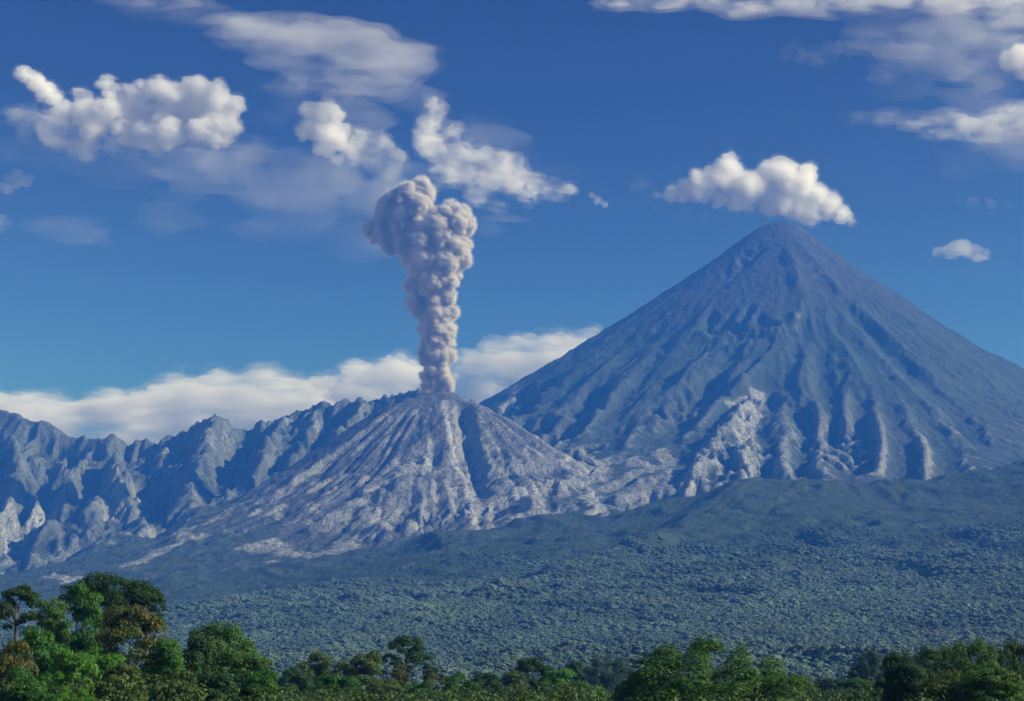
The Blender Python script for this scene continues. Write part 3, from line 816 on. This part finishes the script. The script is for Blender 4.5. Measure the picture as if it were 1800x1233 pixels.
cloud([(1040, 345, 5), (1050, 352, 7), (1062, 360, 6)], 'tiny white cloud scrap left of the summit cloud', TN, 10, 8, 0, 0.5, 10, 60, 19)
cloud([(380, 290, 40), (450, 290, 50), (530, 300, 54), (610, 320, 56), (680, 340, 50), (760, 380, 30), (470, 340, 40), (560, 360, 50)],
      'thin bluish veil of cloud left of the ash column', VE, 26, 6, 0, 0.6, 40, 260, 20)
cloud([(60, 270, 40), (200, 300, 40), (360, 300, 44), (520, 330, 46), (680, 350, 40), (300, 380, 40), (480, 400, 44), (640, 430, 40), (150, 400, 34), (860, 400, 30)],
      'very faint wide haze of high cloud across the left half of the sky', VF, 34, 6, 0, 0.6, 60, 320, 25, sx=2.8)
cloud([(1560, 40, 40), (1660, 70, 44), (1760, 110, 46), (1720, 170, 40), (1600, 150, 30), (1780, 270, 34), (1700, 290, 26)],
      'faint grey haze of high cloud round the broken patches, upper right', VF, 32, 6, 0, 0.6, 50, 300, 26, sx=2.2)
cloud([(480, 190, 40), (620, 210, 44), (740, 180, 34), (860, 250, 40), (700, 300, 36), (940, 300, 34)],
      'faint grey veil linking the white clouds above the ash column', VE, 28, 6, 0, 0.6, 50, 240, 27, sx=1.9)
cloud([(1120, 330, 18), (1145, 345, 16), (1160, 365, 14), (1200, 375, 14), (1240, 380, 12)], 'thin veil under the left end of the summit cloud', VE, 16, 6, 0, 0.5, 20, 120, 21)
# cloud bank behind the ridge
cloud([(-20, 740, 56), (40, 745, 54), (90, 740, 52), (140, 748, 54), (180, 745, 58), (240, 745, 56), (290, 730, 58), (340, 715, 60), (400, 705, 54), (440, 712, 52), (480, 718, 56), (530, 715, 54), (200, 700, 18), (320, 672, 22), (385, 668, 22), (60, 708, 20), (260, 790, 50), (400, 770, 50), (120, 790, 40), (-60, 735, 60), (500, 690, 26), (350, 760, 50)],
      'long low grey and white cloud bank behind the craggy ridge', BK, 16, 16, 4, 0.7, 24, 120, 22, f=(.2, .5), sx=1.6)
cloud([(560, 700, 40), (610, 690, 44), (650, 680, 44), (690, 672, 42), (715, 665, 38), (740, 680, 40), (640, 720, 40), (575, 672, 18), (700, 640, 18)],
      'rounded white cloud behind the left foot of the ash column', BK, 13, 16, 4, 0.7, 20, 110, 23, f=(.2, .5), sx=1.3)
cloud([(800, 625, 12), (815, 622, 8), (840, 650, 40), (880, 640, 42), (930, 630, 42), (980, 620, 40), (870, 608, 18), (910, 600, 16), (1020, 610, 34), (1000, 590, 14), (1040, 590, 18), (860, 690, 40), (940, 670, 40), (810, 680, 30)],
      'white cloud behind the left shoulder of the tall volcano', BK, 13, 16, 4, 0.7, 20, 110, 24, f=(.2, .5), sx=1.3)
print('clouds', round(time.time() - T0, 1))

# ------------------------------------------------------------------ leaves
def leaf_mat(name, a, b, c, tr=0.25):
    m, n, l = new_mat(name)
    p = n['Principled BSDF']; p.inputs['Roughness'].default_value = 0.6; p.inputs['Specular IOR Level'].default_value = 0.25
    tcx = N(n, 'TexCoord')
    nz = N(n, 'TexNoise', Scale=3.0, Detail=3.0); l.new(tcx.outputs['Object'], nz.inputs['Vector'])
    at = N(n, 'Attribute'); at.attribute_name = 'tint'
    mr = N(n, 'MapRange'); mr.inputs['From Min'].default_value = .38; mr.inputs['From Max'].default_value = .62; l.new(nz.outputs['Fac'], mr.inputs['Value'])
    col = mixrgb(n, l, at.outputs['Fac'], a, b)
    col = mixrgb(n, l, mr.outputs[0], col, c)
    l.new(col, p.inputs['Base Color'])
    t = N(n, 'BsdfTranslucent'); l.new(col, t.inputs['Color'])
    mx = N(n, 'MixShader'); mx.inputs[0].default_value = tr
    l.new(p.outputs[0], mx.inputs[1]); l.new(t.outputs[0], mx.inputs[2]); l.new(mx.outputs[0], n['Material Output'].inputs['Surface'])
    return m
LM = {
    'dark': leaf_mat('dark_leaves', c4(0.0179, 0.0510, 0.0162), c4(0.0403, 0.1021, 0.0256), c4(0.0271, 0.0767, 0.0185)),
    'green': leaf_mat('green_leaves', c4(0.0288, 0.1036, 0.0170), c4(0.0640, 0.1883, 0.0283), c4(0.0448, 0.1412, 0.0188)),
    'bright': leaf_mat('bright_leaves', c4(0.0491, 0.1627, 0.0135), c4(0.1230, 0.2893, 0.0361), c4(0.0800, 0.2169, 0.0225)),
    'deep': leaf_mat('deep_green_leaves', c4(0.0290, 0.0867, 0.0189), c4(0.1140, 0.2356, 0.0377), c4(0.0581, 0.1413, 0.0244)),
    'mixed': leaf_mat('mixed_leaves', c4(0.0258, 0.0690, 0.0193), c4(0.0968, 0.1794, 0.0386), c4(0.0645, 0.0966, 0.0276)),
    'olive': leaf_mat('olive_leaves', c4(0.0465, 0.0930, 0.0232), c4(0.1301, 0.1744, 0.0465), c4(0.0744, 0.1279, 0.0290)),
    'rust': leaf_mat('rusty_leaves', c4(.075, .095, .022), c4(.19, .135, .04), c4(.06, .11, .022)),
    'blue': leaf_mat('blue_green_leaves', c4(0.0197, 0.0614, 0.0335), c4(0.0392, 0.0948, 0.0446), c4(0.0296, 0.0726, 0.0335)),
}
mb, n, l = new_mat('bark')
p = n['Principled BSDF']; p.inputs['Roughness'].default_value = 0.9
tcx = N(n, 'TexCoord'); nz = N(n, 'TexNoise', Scale=2.5, Detail=6.0); l.new(tcx.outputs['Object'], nz.inputs['Vector'])
l.new(mixrgb(n, l, nz.outputs['Fac'], c4(.035, .03, .022), c4(.12, .105, .08)), p.inputs['Base Color'])

def make_crown(name, lobes, nleaf, size, mat, seed, droop=0.0):
    """unit crown: x,y in -0.5..0.5, z 0 (top) downwards; lobes (x, y, z, rx, rz)"""
    r = np.random.default_rng(seed)
    Lb = np.array(lobes, np.float32)
    wgt = (Lb[:, 3] ** 2); wgt /= wgt.sum()
    k = r.choice(len(Lb), nleaf, p=wgt)
    v = r.normal(size=(nleaf, 3)); v /= np.linalg.norm(v, axis=1)[:, None]
    v[:, 2] = np.where(v[:, 2] < -0.3, v[:, 2] * -0.5, v[:, 2])
    clump = perlin(v[:, 0] * 3 + k * 7.1, v[:, 1] * 3 + v[:, 2] * 2.3, seed)
    rad = np.clip(1.0 + 0.28 * clump - np.abs(r.normal(size=nleaf)) * 0.16, 0.3, 1.3)
    P = Lb[k, :3] + v * rad[:, None] * np.stack([Lb[k, 3], Lb[k, 3], Lb[k, 4]], 1)
    P[:, 2] -= droop * r.random(nleaf) ** 3 * (v[:, 2] < 0.3)
    nrm = v + r.normal(size=(nleaf, 3)) * 0.55; nrm[:, 2] += 0.35; nrm /= np.linalg.norm(nrm, axis=1)[:, None]
    t = np.cross(nrm, r.normal(size=(nleaf, 3))); t /= np.linalg.norm(t, axis=1)[:, None] + 1e-9
    b = np.cross(nrm, t)
    s_ = (size * r.uniform(0.6, 1.3, nleaf))[:, None]
    A = P + t * s_; B_ = P + b * s_ * 0.55 - nrm * s_ * 0.15; C_ = P - t * s_; D = P - b * s_ * 0.55 - nrm * s_ * 0.15
    co = np.stack([A, B_, C_, D], 1).reshape(-1, 3)
    q = np.arange(nleaf * 4).reshape(-1, 4)
    me = fast_mesh(name, co, q, mat, smooth=False)
    a = me.attributes.new('tint', 'FLOAT', 'POINT')
    tint = np.clip(0.35 + 0.5 * clump + 0.3 * r.normal(size=nleaf) * 0.6 + 0.25 * perlin(P[:, 0] * 5, P[:, 2] * 5 + P[:, 1] * 4, seed + 3), 0, 1)
    a.data.foreach_set('value', np.repeat(tint, 4).astype(np.float32))
    return me

def lobes_for(kind, r):
    L = []
    if kind == 'umbrella':
        for i in range(44):
            a = r.uniform(0, 6.28); q_ = math.sqrt(r.random()) * 0.41
            z = -0.13 - 0.36 * (q_ / 0.41) ** 2 - r.random() ** 2 * .25
            L.append((math.cos(a) * q_, math.sin(a) * q_, z, r.uniform(.08, .14), r.uniform(.08, .14)))
        for i in range(12):
            a = r.uniform(0, 6.28); q_ = r.uniform(0, .25); L.append((math.cos(a) * q_, math.sin(a) * q_, r.uniform(-.95, -.45), r.uniform(.08, .13), .12))
    elif kind == 'dense':
        for i in range(120):
            a = r.uniform(0, 6.28); q_ = math.sqrt(r.random()) * 0.44
            zt = -0.06 - 0.42 * (q_ / 0.44) ** 2.2
            z = zt - r.random() ** 1.5 * (0.9 + zt)
            L.append((math.cos(a) * q_, math.sin(a) * q_, z - .04, r.uniform(.05, .10), r.uniform(.07, .13)))
    elif kind == 'tall':
        for i in range(90):
            a = r.uniform(0, 6.28); t = r.random()
            w = 0.40 * (0.40 + 0.60 * math.sin(math.pi * min(1, t * 0.6 + 0.15)))
            q_ = math.sqrt(r.random()) * w
            L.append((math.cos(a) * q_, math.sin(a) * q_, -0.05 - t * 0.9, r.uniform(.10, .20), r.uniform(.04, .075)))
    elif kind == 'open':
        for i in range(26):
            a = r.uniform(0, 6.28); q_ = math.sqrt(r.random()) * 0.38
            z = -0.12 - 0.45 * (q_ / 0.4) ** 2 + r.uniform(-.12, .04)
            L.append((math.cos(a) * q_, math.sin(a) * q_, z, r.uniform(.08, .14), r.uniform(.07, .13)))
        for i in range(5):
            a = r.uniform(0, 6.28); L.append((math.cos(a) * .35, math.sin(a) * .35, r.uniform(-.8, -.6), r.uniform(.06, .10), .08))
    else:   # 'round'
        for i in range(70):
            t = r.random(); a = r.uniform(0, 6.28)
            w = 0.40 * math.sqrt(max(0.08, 1 - ((t - 0.55) / 0.62) ** 2))
            q_ = math.sqrt(r.random()) * w
            L.append((math.cos(a) * q_, math.sin(a) * q_, -0.08 - t * 0.88, r.uniform(.08, .15), r.uniform(.07, .12)))
    return L

CROWNS = {}
def crown_for(kind, tone, variant):
    key = (kind, tone, variant)
    if key not in CROWNS:
        r = np.random.default_rng(hash((len(kind) * 7 + len(tone) * 3 + variant * 5)) % 9999 + ord(kind[0]) + ord(tone[0]))
        L = lobes_for(kind, r)
        nl, sz = {'umbrella': (30000, .012), 'dense': (60000, .0085), 'tall': (30000, .015), 'open': (13000, .015), 'round': (28000, .015)}[kind]
        CROWNS[key] = (make_crown('crown', L, nl, sz, LM[tone], variant * 11 + len(kind), 0.10 if kind == 'umbrella' else 0.0), L)
    return CROWNS[key]

def tube(path, radii, sides=7):
    co, q = [], []
    path = [np.array(p_, float) for p_ in path]
    for i, (p_, rd) in enumerate(zip(path, radii)):
        d = path[min(i + 1, len(path) - 1)] - path[max(i - 1, 0)]; d /= np.linalg.norm(d) + 1e-9
        a = np.cross(d, (0.3, 1, 0.1)); a /= np.linalg.norm(a); b = np.cross(d, a)
        for k_ in range(sides):
            an = k_ * 2 * math.pi / sides
            co.append(p_ + (a * math.cos(an) + b * math.sin(an)) * rd)
    for i in range(len(path) - 1):
        for k_ in range(sides):
            q.append((i * sides + k_, i * sides + (k_ + 1) % sides, (i + 1) * sides + (k_ + 1) % sides, (i + 1) * sides + k_))
    return np.array(co), np.array(q)

def gz(x, y):
    return float(ground_z(np.array([x]), np.array([y]))[0]) + 2.0 * float(fbm(np.array([x / 60]), np.array([y / 60]), 3, 301)[0]) * float(sstep(60, 200, np.array([y]))[0])

def tree(px, py, wpx, hpx, Y, kind, tone, label, variant=0, lean=0.0, name='broadleaf_tree', group='trees in front of the volcanoes'):
    if px > 450: py, hpx, wpx = py - 7, hpx + 10, wpx * 1.08
    top = W(px, py, Y)
    base_z = gz(top[0], Y) - 0.3
    width = wpx * 1.16 * Y / F; height = hpx * Y / F
    ht = top[2] - base_z
    height = min(height, ht * 0.95)
    root = bpy.data.objects.new(name, None); COL.objects.link(root)
    root.location = (top[0], Y, base_z)
    root['label'] = label; root['category'] = 'tree'; root['group'] = group
    cm, L = crown_for(kind, tone, variant)
    c = bpy.data.objects.new('crown', cm); COL.objects.link(c); c.parent = root
    rz = (px * 0.37 + py * 0.11) % 6.28
    c.location = (0, 0, ht); c.rotation_euler = (0, 0, rz); c.scale = (width, width, height)
    # trunk and limbs
    rr = random.Random(int(px * 7 + py))
    R0 = max(0.12, ht * 0.012)
    zc = ht - height * 0.72
    mid = (rr.uniform(-.5, .5), rr.uniform(-.5, .5), zc)
    parts = [tube([(0, 0, 0), (mid[0] * .4, mid[1] * .4, zc * .5), mid, (mid[0] * 1.4, mid[1] * 1.4, ht - height * .35)], [R0 * 1.3, R0, R0 * .75, R0 * .25])]
    cr, sr = math.cos(rz), math.sin(rz)
    for lb in rr.sample(L, min(9, len(L))):
        x_ = (lb[0] * cr - lb[1] * sr) * width; y_ = (lb[0] * sr + lb[1] * cr) * width; z_ = ht + lb[2] * height
        if z_ < mid[2]: continue
        s0 = rr.uniform(0, .5); st_ = (mid[0], mid[1], mid[2] + s0 * (z_ - mid[2]) * .4)
        md = ((st_[0] + x_) / 2 + rr.uniform(-.4, .4), (st_[1] + y_) / 2, st_[2] * .55 + z_ * .45)
        parts.append(tube([st_, md, (x_, y_, z_)], [R0 * .42, R0 * .28, R0 * .08], 5))
    co, q, off = [], [], 0
    for a, b in parts:
        co.append(a); q.append(b + off); off += len(a)
    tm = fast_mesh('trunk', np.concatenate(co), np.concatenate(q), mb)
    t = bpy.data.objects.new('trunk', tm); COL.objects.link(t); t.parent = root
    return root

TREES = [
 # px, py, w, h, Y, kind, tone, label, variant
 (36, 1020, 84, 110, 300, 'open', 'dark', 'dark sparse tree standing highest at the far left edge', 0),
 (196, 999, 176, 110, 330, 'umbrella', 'dark', 'tallest tree of the left group, wide dark flat-topped crown', 0),
 (262, 1036, 62, 60, 328, 'round', 'dark', 'small dark rounded crown tucked at the right shoulder of the tallest left tree', 0),
 (152, 1022, 74, 260, 290, 'tall', 'green', 'narrow bright green creeper-hung tree before the tallest left crown', 0),
 (96, 1050, 66, 190, 295, 'tall', 'deep', 'slim dark green tree between the left edge tree and the bright column', 1),
 (238, 1062, 140, 190, 280, 'round', 'rust', 'olive tree with orange-tinged top below the tallest left tree', 0),
 (384, 1079, 142, 190, 310, 'umbrella', 'deep', 'dark green flat-topped tree standing alone right of the left group', 1),
 (350, 1120, 90, 190, 300, 'round', 'dark', 'dark leafy lower crown under the flat-topped tree', 1),
 (430, 1142, 104, 150, 285, 'tall', 'deep', 'mid green bushy tree at the right foot of the flat-topped tree', 2),
 (72, 1100, 120, 170, 255, 'round', 'green', 'green round-crowned tree below the slim dark tree', 1),
 (22, 1122, 90, 170, 240, 'round', 'rust', 'orange and yellow-green tree low at the far left edge', 1),
 (128, 1140, 96, 160, 235, 'round', 'bright', 'yellow-green bushy tree low in the left group', 0),
 (178, 1150, 90, 150, 245, 'tall', 'bright', 'bright green tree leaning over the shaded gap in the left group', 1),
 (215, 1165, 88, 120, 225, 'round', 'olive', 'grey-green small tree at the bottom of the left group', 0),
 (290, 1125, 84, 150, 245, 'tall', 'green', 'bright green tree right of the orange-tinged olive tree', 3),
 (312, 1175, 90, 120, 220, 'round', 'olive', 'olive low tree at the bottom between two taller left trees', 1),
 (50, 1175, 110, 130, 205, 'round', 'green', 'green tree at the very bottom left corner', 2),
 (120, 1200, 110, 100, 200, 'dense', 'bright', 'pale green shrubby tree on the bottom edge, left part', 0),
 (372, 1180, 96, 120, 230, 'round', 'dark', 'dark low tree on the bottom edge under the flat-topped tree', 2),
 (462, 1185, 90, 110, 240, 'round', 'green', 'light green tree sloping down to the bottom edge beside the gap', 3),
 (560, 1152, 72, 110, 480, 'round', 'olive', 'olive tree with pointed crown, first in the middle row', 2),
 (520, 1178, 66, 90, 430, 'round', 'dark', 'small dark tree left of the pointed olive tree', 3),
 (636, 1151, 88, 110, 480, 'round', 'olive', 'broad olive-brown tree left of the lone umbrella tree', 3),
 (712, 1119, 92, 84, 520, 'open', 'dark', 'lone umbrella tree with bare limbs showing against the haze', 1),
 (702, 1176, 34, 40, 470, 'round', 'rust', 'small orange-brown crown below the umbrella tree', 2),
 (762, 1176, 44, 50, 500, 'open', 'rust', 'thin brownish tree right of the umbrella tree', 3),
 (596, 1190, 90, 80, 400, 'round', 'green', 'green low tree in front of the two olive trees', 0),
 (670, 1200, 86, 70, 390, 'round', 'olive', 'yellowish olive low tree below the umbrella tree', 0),
 (742, 1204, 80, 70, 400, 'round', 'green', 'green low tree under the thin brownish tree', 1),
 (806, 1192, 70, 80, 450, 'round', 'green', 'mid green round tree in the dip of the middle row', 2),
 (858, 1190, 80, 80, 460, 'round', 'dark', 'dark green round tree in the middle row', 0),
 (900, 1186, 60, 80, 500, 'round', 'olive', 'narrow olive tree left of the peaked dark tree', 2),
 (938, 1164, 74, 90, 520, 'round', 'dark', 'peaked dark tree on the right part of the middle row', 1),
 (982, 1182, 70, 80, 480, 'round', 'bright', 'yellow-green tree right of the peaked dark tree', 1),
 (1010, 1170, 38, 60, 560, 'round', 'blue', 'tiny dark tree left of the hazy blue-green tree', 0),
 (1068, 1150, 108, 120, 800, 'dense', 'blue', 'hazy blue-green rounded tree left of the big dense tree', 0),
 (1020, 1205, 90, 70, 420, 'round', 'green', 'green low tree before the hazy blue-green tree', 3),
 (1240, 1124, 296, 180, 240, 'dense', 'deep', 'big wide dense dark tree at the bottom centre right', 0),
 (1410, 1192, 66, 80, 520, 'round', 'olive', 'pale olive tree just right of the big dense tree', 0),
 (1462, 1198, 70, 70, 540, 'round', 'blue', 'dull blue-green tree in the dip between the right groups', 1),
 (1530, 1144, 72, 110, 640, 'dense', 'blue', 'dark blue-green tree rising behind the left end of the right group', 1),
 (1512, 1198, 70, 60, 480, 'round', 'green', 'green low tree before the dark blue-green tree on the right', 0),
 (1626, 1140, 150, 170, 260, 'dense', 'dark', 'dark dense tree at the left end of the right group', 0),
 (1572, 1156, 60, 120, 262, 'round', 'dark', 'small dark crown at the left foot of the right group', 1),
 (1716, 1116, 120, 180, 255, 'dense', 'deep', 'tallest dense tree of the right group', 1),
 (1790, 1118, 120, 180, 270, 'dense', 'dark', 'dark dense tree cut by the right edge', 1),
 (1664, 1128, 90, 160, 275, 'dense', 'deep', 'dense green tree between the left end and the tallest of the right group', 2),
 (1752, 1132, 90, 160, 262, 'dense', 'dark', 'dark dense tree filling in between the tallest and the right edge tree', 2),
 (1596, 1165, 90, 120, 235, 'round', 'dark', 'dark bushy tree at the lower left foot of the right group', 3),
 (1740, 1180, 110, 90, 210, 'round', 'deep', 'green leafy tree low before the right edge trees', 2),
 (1140, 1185, 90, 90, 250, 'round', 'dark', 'dark low tree at the left skirt of the big dense tree', 1),
 (1345, 1180, 80, 90, 250, 'round', 'deep', 'green low tree at the right skirt of the big dense tree', 3),
 (1670, 1185, 110, 90, 215, 'round', 'olive', 'paler leafy tree low before the right group', 1),
]
for t in TREES: tree(*t)
print('trees', round(time.time() - T0, 1))

# leafy undergrowth closing the gaps low between the trunks
r = np.random.default_rng(404)
LB = []
for i in range(1500):
    Yb = 190 + 420 * r.random() ** 0.8
    xb = (r.random() * 2 - 1) * (0.29 * Yb + 10)
    pxb = 900 + xb / Yb * F
    g0 = gz(xb, Yb)
    topy = np.interp(pxb, [0, 250, 330, 480, 560, 900, 1100, 1380, 1420, 1500, 1560, 1800], [1180, 1180, 1198, 1208, 1210, 1210, 1215, 1212, 1218, 1216, 1180, 1180]) + r.uniform(-8, 26) + 9 * math.sin(pxb / 37.0) * math.sin(pxb / 91.0)
    zt_ = W(pxb, topy, Yb)[2]
    rad = r.uniform(1.2, 3.0)
    n_l = int(max(1, min(5, (zt_ - g0) / 3)))
    for k_ in range(n_l):
        LB.append((xb + r.normal() * 1.2, Yb + r.normal() * 1.2, zt_ - rad * .8 - k_ * rad * 1.1, rad, rad * .8))
um = make_crown('undergrowth', LB, 420000, 0.27, LM['mixed'], 9)
uo = bpy.data.objects.new('undergrowth', um); COL.objects.link(uo)
uo['kind'] = 'stuff'; uo['label'] = 'mixed leafy undergrowth along the bottom edge beneath the trees'
print('undergrowth', len(LB))

# ------------------------------------------------------------------ far-off forest on the apron
r = np.random.default_rng(77)
nf = 1150000
yy = 800 + (4700 - 800) * r.random(nf) ** 0.9
xx = (r.random(nf) * 2 - 1) * (0.30 * yy + 150)
dens = 0.5 + 0.9 * fbm(xx / 300, yy / 420, 3, 501)
zz = np.where(yy < 1800, np.maximum(ground_z(xx, yy), sample(H, xx, yy)), sample(H, xx, yy))
iy_ = np.clip(((yy - Y0) / CELL).astype(int), 0, ny - 1); ix_ = np.clip(((xx - X0) / CELL).astype(int), 0, nx - 1)
ok = ((own[iy_, ix_] == 3) | (yy < 2500)) & (r.random(nf) < np.clip(dens * 1.6 - 0.1, 0.10, 1)) & (r.random(nf) < np.clip(0.40 + yy / 5000, 0, 1)) & (r.random(nf) < np.clip((4700 - yy) / 1700, 0, 1))
xx, yy, zz = xx[ok], yy[ok], zz[ok]
print('forest trees', len(xx))
me = bpy.data.meshes.new('forest')
me.vertices.add(len(xx)); me.vertices.foreach_set('co', np.stack([xx, yy, zz], 1).astype(np.float32).ravel())
a = me.attributes.new('size', 'FLOAT', 'POINT')
a.data.foreach_set('value', ((2.4 + 3.4 * r.random(len(xx)) ** 2 + 4.5 * r.random(len(xx)) ** 14) * (0.68 + 0.37 * sstep(1500, 4200, yy)) * (1 - 0.25 * sstep(3600, 4600, yy)) * 0.72 * (1 + 0.4 * fbm(xx / 160, yy / 160, 3, 505))).astype(np.float32))
forest = bpy.data.objects.new('forest', me); COL.objects.link(forest)
forest['kind'] = 'stuff'; forest['label'] = 'distant hazy forest canopy covering the apron below the volcanoes'
m, n, l = new_mat('forest_canopy')
p = n['Principled BSDF']; p.inputs['Roughness'].default_value = 0.8
oi = N(n, 'ObjectInfo'); g_ = N(n, 'NewGeometry')
nz = N(n, 'TexNoise', Scale=0.006, Detail=4.0); l.new(g_.outputs['Position'], nz.inputs['Vector'])
mr = N(n, 'MapRange'); mr.inputs['From Min'].default_value = .46; mr.inputs['From Max'].default_value = .66; l.new(nz.outputs['Fac'], mr.inputs['Value'])
c1 = mixrgb(n, l, oi.outputs['Random'], c4(.040, .078, .066), c4(.046, .090, .072))
c2 = mixrgb(n, l, oi.outputs['Random'], c4(.046, .090, .076), c4(.092, .150, .110))
l.new(mixrgb(n, l, mr.outputs[0], c1, c2), p.inputs['Base Color'])
nz2 = N(n, 'TexNoise', Scale=0.7, Detail=4.0); l.new(g_.outputs['Position'], nz2.inputs['Vector'])
bp = N(n, 'Bump', Strength=0.6, Distance=1.0); l.new(nz2.outputs['Fac'], bp.inputs['Height']); l.new(bp.outputs[0], p.inputs['Normal'])
forest_mat = m
ng_ = bpy.data.node_groups.new('forest_scatter', 'GeometryNodeTree')
ng_.interface.new_socket('Geometry', in_out='INPUT', socket_type='NodeSocketGeometry')
ng_.interface.new_socket('Geometry', in_out='OUTPUT', socket_type='NodeSocketGeometry')
gi = ng_.nodes.new('NodeGroupInput'); go = ng_.nodes.new('NodeGroupOutput')
nn_ = ng_.nodes.new; ll = ng_.links.new
gti = nn_('GeometryNodeGeometryToInstance')
for k_ in range(4):
    ico = nn_('GeometryNodeMeshIcoSphere'); ico.inputs['Radius'].default_value = 1.0; ico.inputs['Subdivisions'].default_value = 4
    tz = nn_('ShaderNodeTexNoise'); tz.noise_dimensions = '4D'; tz.inputs['Scale'].default_value = 1.9; tz.inputs['Detail'].default_value = 4.0; tz.inputs['W'].default_value = k_ * 3.7
    sub = nn_('ShaderNodeVectorMath'); sub.operation = 'SUBTRACT'; sub.inputs[1].default_value = (.5, .5, .5)
    mul = nn_('ShaderNodeVectorMath'); mul.operation = 'SCALE'; mul.inputs['Scale'].default_value = 1.5
    ll(tz.outputs['Color'], sub.inputs[0]); ll(sub.outputs[0], mul.inputs[0])
    sp_ = nn_('GeometryNodeSetPosition'); ll(ico.outputs['Mesh'], sp_.inputs['Geometry']); ll(mul.outputs[0], sp_.inputs['Offset'])
    tf = nn_('GeometryNodeTransform'); tf.inputs['Translation'].default_value = (0, 0, 0.55); tf.inputs['Scale'].default_value = (1.3, 1.3, .78)
    ll(sp_.outputs[0], tf.inputs[0]); 
    sm_ = nn_('GeometryNodeSetMaterial'); sm_.inputs['Material'].default_value = forest_mat; ll(tf.outputs[0], sm_.inputs[0])
    ll(sm_.outputs[0], gti.inputs[0])
iop = nn_('GeometryNodeInstanceOnPoints'); iop.inputs['Pick Instance'].default_value = True
ll(gi.outputs[0], iop.inputs['Points']); ll(gti.outputs[0], iop.inputs['Instance'])
na = nn_('GeometryNodeInputNamedAttribute'); na.data_type = 'FLOAT'; na.inputs[0].default_value = 'size'
ll(na.outputs[0], iop.inputs['Scale'])
rv = nn_('FunctionNodeRandomValue'); rv.data_type = 'FLOAT_VECTOR'; rv.inputs[1].default_value = (.3, .3, 6.28)
ll(rv.outputs[0], iop.inputs['Rotation'])
ll(iop.outputs[0], go.inputs[0])
md = forest.modifiers.new('scatter', 'NODES'); md.node_group = ng_


# ------------------------------------------------------------------ air
HX0, HX1, HY0, HY1, HZ0, HZ1 = -11500, 11500, -3500, 13600, 50, 2460
v = [(x, y, z) for x in (HX0, HX1) for y in (HY0, HY1) for z in (HZ0, HZ1)]
me = bpy.data.meshes.new('haze')
me.from_pydata(v, [], [(0, 1, 3, 2), (4, 6, 7, 5), (0, 4, 5, 1), (2, 3, 7, 6), (0, 2, 6, 4), (1, 5, 7, 3)])
haze = bpy.data.objects.new('haze', me); COL.objects.link(haze)
haze['kind'] = 'stuff'; haze['label'] = 'blue air haze between the trees and the volcanoes'
m, n, l = new_mat('haze_air')
n.remove(n['Principled BSDF'])
pv = n.new('ShaderNodeVolumePrincipled')
pv.inputs['Color'].default_value = (0.04, 0.22, 1.0, 1)
pv.inputs['Density'].default_value = 7.0e-5
pv.inputs['Anisotropy'].default_value = 0.0
pv.inputs['Absorption Color'].default_value = (1, 1, 1, 1)
l.new(pv.outputs[0], n['Material Output'].inputs['Volume'])
me.materials.append(m)
print('script done', round(time.time() - T0, 1))
